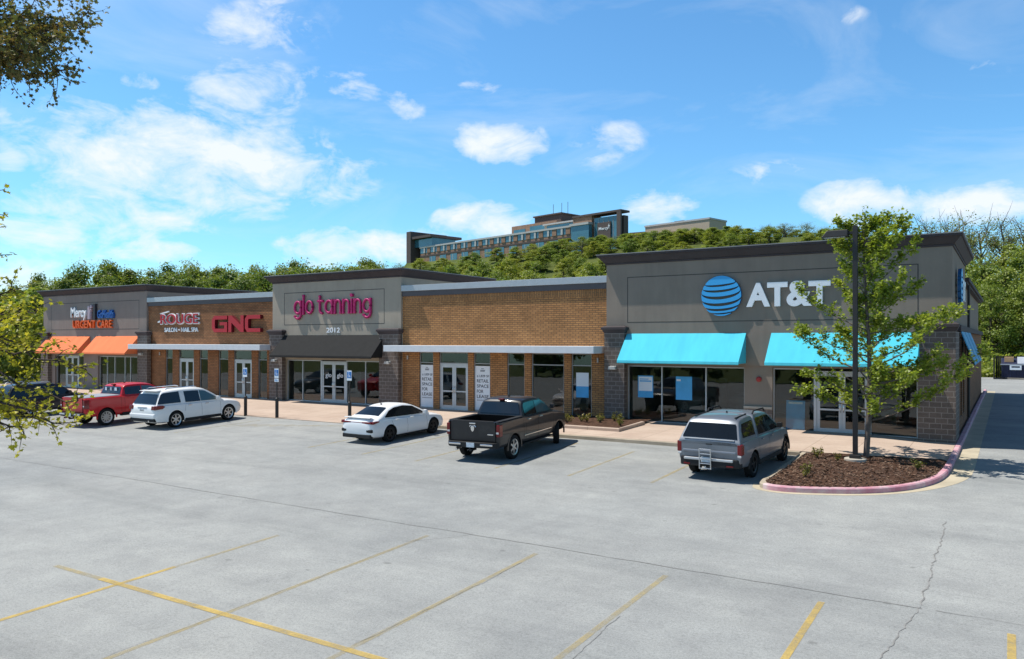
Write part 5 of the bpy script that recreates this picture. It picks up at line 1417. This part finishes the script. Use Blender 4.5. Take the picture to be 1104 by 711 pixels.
# big tree at the left whose boughs reach into the picture
def big_tree():
    q_ = random.Random(12)
    bx, by = off(-9.2, 10.2); bz = lotz(bx, by)
    t = thing('overhanging_tree', 'large tree off to the left with lime green low boughs and shade-toned olive brown top boughs', 'tree', (bx,by,bz), 0)
    mb = MB(); L1 = Leaves(); L2 = Leaves()
    def P(u, v, dep):      # direction in the view grid used when sketching the boughs, at its own distance
        x, y = off((u-552)/846*dep, dep); return Vector((x-bx, y-by, 3.7+(367-v)/846*dep-bz))
    tr = [Vector((0,0,-.3)), Vector((.1,.05,1.6)), Vector((-.05,.15,3.4)), Vector((.15,.0,5.4)), Vector((.0,-.1,7.4)), Vector((.2,.1,9.2))]
    mb.tube(tr, [.30,.24,.21,.17,.11,.04], 12)
    def bough(a, b, r0, r1, n=7, wob_=.06, sag=.0):
        q = []
        ln = (b-a).length
        for i in range(n+1):
            s = i/n; p = a.lerp(b, s)+Vector((0,0,-sag*math.sin(PI*s)*ln))
            if 0 < i < n: p += rv(q_)*ln*wob_*.5
            q.append(p)
        mb.tube(q, [r0+(r1-r0)*i/n for i in range(n+1)], 6, False); return q
    def spray(L, p, d, ln, dens, sz, spread, hang=.25):
        n = 4; q = [p]
        for i in range(n): d = (d+rv(q_)*.35).normalized(); q.append(q[-1]+d*ln/n)
        mb.tube(q, [.007*(1-i/(n+.5)) for i in range(n+1)], 4, False)
        for i in range(n+1):
            for _ in range(dens):
                c = q[i]+rv(q_)*q_.uniform(.01,spread); dd = d*.5+rv(q_)*.9+Vector((0,0,-hang))
                L.lobed(c, dd, Vector((q_.uniform(-.8,.8), q_.uniform(-.8,.8), 1)), sz*q_.uniform(.7,1.25))
    # low boughs: tips and thickness
    low = [((-90,330,9.4),(38,338,8.3),7),((-80,370,9.2),(84,432,8.1),9),((-90,390,9.0),(78,456,7.9),8),((-70,400,9.0),(26,468,8.0),5),((-60,360,9.6),(55,372,9.0),8),((-80,320,9.8),(12,312,9.2),4),((-60,350,9.0),(92,398,8.9),6),((-70,410,8.6),(22,432,8.2),6),((-60,345,8.8),(22,368,8.4),7),((-70,330,8.6),(14,345,8.1),6),((-50,420,8.7),(40,452,8.6),5)]
    st = tr[2].lerp(tr[1], .3)
    for k, (a, b, n) in enumerate(low):
        A, B = P(*a), P(*b); qa = bough(tr[1].lerp(tr[2], q_.uniform(.4,1)), A, .055, .022, 5, .04)
        for i in (2,3,4,5):
            for m_ in range(3): spray(L1, qa[i], ((A-tr[1]).normalized()+rv(q_)).normalized(), .45, 2, .07, .09)
        q = bough(A, B, .022, .006, 12, .05, .03)
        d0 = (B-A).normalized()
        for i in range(3, 13):
            for m_ in range(2):
                s = rv(q_); spray(L1, q[i], (d0*.7+s*.8).normalized(), q_.uniform(.14,.36), 2, .056, .05)
    # small twigs just reaching over the frame edge higher up
    for v in (205, 232, 275, 300, 245):
        A, B = P(-60, v+6, 9), P(3 if v != 275 else 8, v, 8.6); bough(tr[3], A, .03, .012, 4); q = bough(A, B, .010, .004, 6)
        for i in (4,5,6): spray(L1, q[i], (B-A).normalized(), .10, 1, .055, .04)
    # top boughs, dense, browner, underside shade put into the leaf colour
    tops = [((-60,60,10.5),(95,14,9.6)),((-60,70,10.2),(70,42,9.4)),((-60,70,10.4),(72,76,9.6)),((-60,40,10.6),(55,18,10.0)),((-50,65,9.8),(40,52,9.2)),((-60,75,10.2),(20,66,9.4)),((-60,20,10.8),(90,30,10.2)),((-60,30,10.2),(30,10,9.6)),((-50,60,10.6),(60,62,10.2)),((-50,-10,10.5),(70,-8,10)),((-50,55,9.5),(24,40,9.0))]
    for a, b in tops:
        A, B = P(*a), P(*b); qa = bough(tr[3].lerp(tr[4], q_.random()), A, .06, .025, 5, .04)
        for i in (2,3,4,5):
            for m_ in range(3): spray(L2, qa[i], ((A-tr[3]).normalized()+rv(q_)).normalized(), .45, 2, .07, .09)
        q = bough(A, B, .025, .006, 12, .06, .02)
        d0 = (B-A).normalized()
        for i in range(2, 13):
            for m_ in range(4):
                s = rv(q_); s.z -= .25; spray(L2, q[i], (d0*.4+s*.9).normalized(), q_.uniform(.16,.42), 3, .056, .07, .5)
    # the rest of the crown, outside the picture
    for k in range(60):
        a = q_.uniform(0, 2*PI); zz = q_.uniform(3.6, 9.6); rad = 3.4*math.sqrt(max(.1, 1-((zz-6)/4.2)**2))*q_.uniform(.5,1)
        B = Vector((rad*math.cos(a), rad*math.sin(a), zz)); w = Vector((B.x+bx, B.y+by, 0)); dep = -SA*w.x+CA*w.y; lat = CA*w.x+SA*w.y
        if (dep > .5 and lat/dep > -.74) or B.x > -.4 or B.y > -.4: continue
        q = bough(tr[2].lerp(tr[5], min(1, max(0, (zz-3.6)/6.5))), B, .045, .008, 6)
        for i in (3,4,5,6):
            for m_ in range(4): spray(L1 if zz < 6 else L2, q[i], rv(q_), .5, 2, .10, .14)
    mb.build('trunk', M['bark_dark'], t, smooth=60); L1.build('low_foliage', M['leaf_near'], t); L2.build('top_foliage', M['leaf_top'], t)
    sweep('tree_pit_kerb', [(bx+1.3*math.cos(R(a)), by+1.3*math.sin(R(a))) for a in range(0,360,20)], .15, .15, kz, M['kerb'], True)
big_tree()

# planted bed along the vacant unit and the little plants in the island
X0, X1, Y0, Y1 = -19.2, -13.55, 29.6, 32.3
def shrub(x, y, z, s, seed, name, label, group, mat='shrub'):
    q = random.Random(seed); t = thing(name, label, 'shrub', (x,y,z), 0, group); mb = MB(); L = Leaves()
    for i in range(9):
        a = q.uniform(0,2*PI); e = Vector((math.cos(a)*s*q.uniform(.2,.8), math.sin(a)*s*q.uniform(.2,.8), s*q.uniform(.6,1.25))); m_ = e*.5+Vector((0,0,s*.15))
        mb.tube([(0,0,-.03), m_, e], [.010,.007,.003], 4)
        for k in range(14):
            p = Vector((0,0,0)).lerp(e, q.uniform(.35,1.05))+rv(q)*s*.16; L.quad(p, (rv(q)+Vector((0,0,.8))).normalized(), s*.10, q)
    mb.build('stem', M['bark_dark'], t); L.build('foliage', M[mat], t); return t
q = random.Random(3)
for i, (x, y, s) in enumerate(((-5.05,24.3,.26),(-4.95,23.6,.24),(-5.3,26.9,.34),(-2.3,26.1,.30),(-4.6,26.6,.22))):
    shrub(x, y, lotz(x,y)+.15, s, 200+i, 'small_shrub', ('low lime green plant in the mulch, nearest the silver pickup\'s rear wheel', 'low yellow green plant at the front of the mulch island', 'upright twiggy plant at the back corner of the mulch island', 'twiggy plant in the tree shade at the right side of the mulch island', 'tiny plant between lamp post and silver pickup in the mulch island')[i], 'small plants in the mulch island')
pz = walkz(-16, 31)
sweep('planter_kerb', [(X0,Y0),(X1,Y0),(X1,Y1)], .16, .14, lambda x, y: walkz(x,y), M['walk'])
mb = MB(); gx = fr(X0,X1-.12,.25); gy = fr(Y0+.12,33.4,.25)
vs = [(x,y,walkz(x,y)+.07+q.uniform(0,.05)) for y in gy for x in gx]; n = len(gx)
mb.add(vs, [(j*n+i, j*n+i+1, (j+1)*n+i+1, (j+1)*n+i) for j in range(len(gy)-1) for i in range(n-1)]); struct(mb.build('planting_bed', M['mulch'], smooth=True))
for i in range(16):
    x, y = X0+.5+(X1-X0-1.0)*i/15, q.uniform(30.3,32.6); s = q.uniform(.20,.36)
    shrub(x, y, walkz(x,y)+.08, s, 300+i, 'bed_shrub', 'low green and yellow shrub in the kerbed bed under the vacant unit windows', 'shrubs in the bed before the vacant unit')
# rough weeds on the bank behind the waste skip and grass tufts
mb = Leaves(); q = random.Random(8)
for i in range(5200):
    x, y = q.uniform(-8,4), 97.6+14*q.random()**1.6; p = Vector((x,y,terr(x,y)+q.uniform(0,1.0+.12*max(0,y-98)))); mb.quad(p, (rv(q)+Vector((0,-.4,.6))).normalized(), .28, q)
o = mb.build('bank_undergrowth', M['leaf_light'], None); tag(o, 'pale green undergrowth on the bank behind the waste skip', 'undergrowth', kind='stuff')

# ------------------------------------------------------------------ hospital on the hill
hx, hy = -83.0, 184.0
H_ = thing('hospital_building', 'long brown hospital with glass corner tower on the hill above the shops', 'building', (hx,hy,0), math.atan2(-.2485,.968))
def hp(name, mat, *boxes, parent=None):
    m = MB()
    for b in boxes: m.box(*b)
    o = m.build(name, M[mat], parent or H_); return o
ZG = 15
hp('wall', 'h_brick', (-86,-16.2,0,18,ZG,32.6))
hp('parapet', 'h_light', (-86.2,-16.2,-.35,18,34.35,34.85))
g = hp('window_band', 'h_glass', (-86,-16.2,-.05,17.5,32.6,34.35))
hp('mullion', 'h_light', *[(-84+i*5.2,-83.3+i*5.2,-.28,-.06,32.6,34.35) for i in range(13)], parent=g)
for i in range(13): hp('spandrel', 'h_brick', (-82.2+i*5.2,-80.6+i*5.2,-.2,-.06,32.6,34.35), parent=g)
for i in range(12):
    w = hp('window', 'h_glass', (-81+i*5.5,-77.8+i*5.5,-.08,.1,29.0,31.3)); hp('frame', 'h_light', (-79.9+i*5.5,-79.7+i*5.5,-.13,-.085,29.4,31.2), parent=w)
for i in range(12):
    w = hp('window', 'h_glass', (-81+i*5.5,-78.6+i*5.5,-.08,.1,25.4,27.2))
hp('brick_band', 'h_dark', (-86,-16.2,-.15,-.002,31.5,31.9))
hp('end_tower', 'h_dark', (-92,-89.6,-1.5,14,ZG,40.3)); hp('end_roof', 'h_dark', (-89.6,-79,-1.2,12,37.6,38.4))
hp('end_glass', 'h_glass', (-89.6,-80,0.2,10,34.9,37.6))
hp('penthouse', 'h_brick', (-50,-31,8,24,34.85,38.6)); w = hp('window', 'h_glass', (-49,-44,7.9,8.2,35.6,37.4)); w = hp('window', 'h_glass', (-42,-35,7.9,8.2,35.6,37.8))
hp('plant_room', 'h_dark', (-44,-33,12,22,38.6,41.1)); hp('plant_room_roof', 'h_dark', (-44.4,-32.6,11.6,22.4,41.1,41.5))
hp('upper_storey', 'h_beige', (-31,-16.2,3,14,34.85,36.4)); hp('window', 'h_glass', (-30,-17,2.9,3.2,35.1,36.2))
hp('upper_roof', 'h_light', (-31.4,-16.2,2.6,14,36.4,36.8))
hp('corner_tower', 'h_brick', (-16.2,-9.6,-1.2,6,ZG,36.4)); hp('corner_wall', 'h_dark', (-9.6,0,.2,2.0,ZG,35.6)); hp('tower_roof', 'h_dark', (-16.3,.3,-1.5,2.2,36.4,36.9)); hp('tower_frame', 'h_dark', (-1.0,.29,-1.49,-.9,ZG,36.4))
g = hp('curtain_wall', 'h_glass', (-9.0,-1.0,-.9,.2,ZG,35.6))
hp('mullion', 'h_light', *[(-9.0+i*1.6,-8.9+i*1.6,-.97,-.91,30,35.6) for i in range(6)], parent=g)
sg = hp('sign_panel', 'h_dark', (-7.6,-3.2,-1.25,-.98,29.5,34.2))
text_mesh('Mercy', -7.1, -3.9, 32.0, -1.27, M['white'], 'lettering', sg, 1.0, .05, .01)
m = MB(); m.box(-3.75,-3.6,-1.32,-1.27,32.4,33.6); m.box(-4.0,-3.6+.25,-1.325,-1.275,33.0,33.15); m.build('emblem', M['white'], sg)
g = hp('bay_glass', 'h_glass', (-15.6,-9.4,-2.6,-1.25,ZG,34.0)); hp('bay_roof', 'h_light', (-15.9,-9.2,-3.0,-1.25,34.0,34.6))
def quadprism(name, mat, pts, z0, z1, parent=None):
    m = MB(); m.prism(pts, z0, z1, 'z'); return m.build(name, M[mat], parent or H_)
d2 = (-.251,.968)
def along(s, o): return (d2[0]*s + .968*o, d2[1]*s + .251*o)
quadprism('side_wing', 'h_brick', [along(14,0),along(95,0),along(95,-14),along(14,-14)], ZG, 33)
g = quadprism('side_window_band', 'h_glass', [along(14.2,.12),along(94,.12),along(94,.0),along(14.2,.0)], 29.5, 32.3)
for k in range(14): quadprism('mullion', 'h_light', [along(16+k*5.6,.22),along(16.4+k*5.6,.22),along(16.4+k*5.6,.125),along(16+k*5.6,.125)], 29.5, 32.3, g)
for x in (-39,-35.5,-33): MB().tube([(x,15,41.5),(x,15,45)], .08, 5).build('roof_mast', M['post_grey'], H_)
H2 = thing('annex_building', 'plain beige hospital block right of the long brown hospital', 'building', (-86,226,0), math.atan2(-.2485,.968))
b = MB(); b.box(-10,13,0,9,15,38.8); b.build('wall', M['h_beige'], H2); b = MB(); b.box(-10.2,13.2,-.2,9.2,38.8,39.3); b.build('parapet', M['h_light'], H2)
b = MB(); b.box(-8,3,-3,-.02,15,36.0); b.build('brick_wing', M['h_brick'], H2); b = MB(); b.box(-2,1.4,4,7,39.3,40.2); b.build('roof_unit', M['post_grey'], H2)
# ------------------------------------------------------------------ camera, light, sky
cam = bpy.data.cameras.new('camera'); co = bpy.data.objects.new('camera', cam); COL.objects.link(co); SC.camera = co
cam.sensor_fit = 'HORIZONTAL'; cam.sensor_width = 36; cam.lens = 36*846/1104; cam.clip_start = .1; cam.clip_end = 4000
cam.shift_y = 11.5/1104
co.location = (0,0,3.7); co.rotation_euler = (R(90),0,math.atan(536/846))
sd = Vector((1,.32,-2.05)).normalized()
su = bpy.data.lights.new('sun', 'SUN'); su.energy = SUN; su.angle = R(.53); su.color = (1,.955,.88)
so = bpy.data.objects.new('sun', su); COL.objects.link(so); so.rotation_euler = sd.to_track_quat('-Z','Y').to_euler(); so.location = (0,0,50)
wd = bpy.data.worlds.new('World'); SC.world = wd; wd.use_nodes = True; nt = wd.node_tree
bg = nt.nodes['Background']; S(bg,'Strength',SKY)
sky = nt.nodes.new('ShaderNodeTexSky'); sky.sky_type = 'NISHITA'; sky.sun_disc = False
sky.sun_elevation = math.asin(-sd.z); sky.sun_rotation = math.atan2(-sd.x, -sd.y); sky.air_density = 1.0; sky.dust_density = .4; sky.ozone_density = 1.6
def mth(op, a, b=None, c=None, clamp=False):
    n = nt.nodes.new('ShaderNodeMath'); n.operation = op; n.use_clamp = clamp
    for i, v in enumerate((a, b, c)):
        if v is None: continue
        if hasattr(v, 'links'): nt.links.new(v, n.inputs[i])
        else: n.inputs[i].default_value = v
    return n.outputs[0]
tc = nt.nodes.new('ShaderNodeTexCoord').outputs['Generated']
sp = nt.nodes.new('ShaderNodeSeparateXYZ'); nt.links.new(tc, sp.inputs[0])
az = mth('ARCTAN2', sp.outputs[0], sp.outputs[1]); el = mth('ARCSINE', sp.outputs[2])
# (azimuth, elevation, half widths, amount) of each cloud
CL = [(-0.959,0.207,0.182,0.057,0.75),(-1.055,0.132,0.107,0.036,0.60),(-0.999,0.104,0.060,0.015,0.70),(-0.873,0.361,0.070,0.030,0.40),(-0.886,0.296,0.065,0.030,0.60),(-0.771,0.308,0.050,0.016,0.42),(-0.700,0.295,0.029,0.015,0.33),(-0.585,0.249,0.057,0.026,1.00),(-0.591,0.149,0.065,0.025,0.90),(-0.438,0.244,0.046,0.024,0.25),(-0.378,0.163,0.051,0.020,0.85),(-0.130,0.154,0.070,0.025,0.95),(-0.024,0.143,0.051,0.022,0.90),(-0.258,0.197,0.042,0.016,0.24),(-0.743,0.112,0.116,0.025,0.80),(-0.164,0.363,0.022,0.010,0.24),(-0.022,0.287,0.026,0.007,0.26),(-1.012,0.287,0.022,0.011,0.48),(-0.603,0.311,0.022,0.009,0.34),(-1.126,0.067,0.043,0.030,0.60),(-1.130,0.184,0.021,0.024,0.60),
 (.25,.20,.12,.04,.8),(.5,.15,.2,.04,.8),(-1.5,.2,.2,.05,.7),(1.2,.3,.25,.08,.7),(-2.2,.25,.3,.07,.8),(2.4,.3,.3,.08,.7),(3.0,.18,.3,.05,.8)]
warp = nt.nodes.new('ShaderNodeTexNoise'); S(warp,'Scale',9); S(warp,'Detail',3); nt.links.new(tc, warp.inputs['Vector'])
wsp = nt.nodes.new('ShaderNodeSeparateColor'); nt.links.new(warp.outputs['Color'], wsp.inputs[0])
az2 = mth('MULTIPLY_ADD', mth('SUBTRACT', wsp.outputs[0], .5), .10, az); el2 = mth('MULTIPLY_ADD', mth('SUBTRACT', wsp.outputs[1], .5), .05, el)
mx = None
for a, e, ra, re, am in CL:
    dx = mth('DIVIDE', mth('SUBTRACT', az2, a), ra*1.25); dy = mth('DIVIDE', mth('SUBTRACT', el2, e), re*1.25)
    r2 = mth('ADD', mth('MULTIPLY', dx, dx), mth('MULTIPLY', dy, dy))
    v = mth('MULTIPLY', mth('SUBTRACT', 1, r2, None, True), am)
    mx = v if mx is None else mth('MAXIMUM', mx, v)
mp = mapping(nt, tc, (1,1,1.9))
n1 = noise(nt, mp, 13, 10, .62, .5); n2 = noise(nt, mp, 46, 6, .6, .3)
nn = mth('MULTIPLY_ADD', n2, .25, mth('MULTIPLY', n1, .9))
den = mth('MULTIPLY_ADD', mth('SUBTRACT', nn, .575), 2.7, mth('MULTIPLY', mx, 1.0))
cov = ramp(nt, den, [(.16,(0,0,0)),(.55,(.5,.5,.5)),(1.0,(.95,.95,.95))])
cov2 = mth('MULTIPLY', cov, mth('GREATER_THAN', mx, .0001))
edge = mth('MULTIPLY', cov, mth('MULTIPLY', mx, 6, None, True))
wisp = ramp(nt, noise(nt, mapping(nt, tc, (1,1,3)), 3.2, 9, .6, .8), [(.5,(0,0,0)),(.75,(.28,.28,.28))])
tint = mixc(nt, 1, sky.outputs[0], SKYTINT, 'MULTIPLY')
tint = mixc(nt, 1, tint, ramp(nt, el, [(.0,(1,1,1)),(.42,(1,1,1)),(.75,(.34,.36,.40)),(1,(.26,.28,.32))]), 'MULTIPLY')  # sky overhead, out of view, dimmed to lower the ambient fill
hz = ramp(nt, el, [(0,(1,1,1)),(.16,(.35,.35,.35)),(.42,(0,0,0))])
tint = mixc(nt, mth('MULTIPLY', hz, .0), tint, (6.5,8.2,9.5))
c0 = mixc(nt, wisp, tint, (8.2,9.0,9.8))
c1 = mixc(nt, edge, c0, CLOUD)
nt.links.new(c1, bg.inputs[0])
vs_ = SC.view_settings; SC.display_settings.display_device = 'sRGB'
vs_.view_transform = 'Standard'; vs_.look = 'None'; vs_.exposure = EXPO; vs_.gamma = 1; vs_.use_curve_mapping = False
SC.render.engine = 'CYCLES'
cy = SC.cycles; cy.max_bounces = 8; cy.transparent_max_bounces = 16; cy.diffuse_bounces = 3; cy.glossy_bounces = 4; cy.transmission_bounces = 4; cy.caustics_reflective = False; cy.caustics_refractive = False
cy.use_denoising = True; cy.sample_clamp_indirect = 6
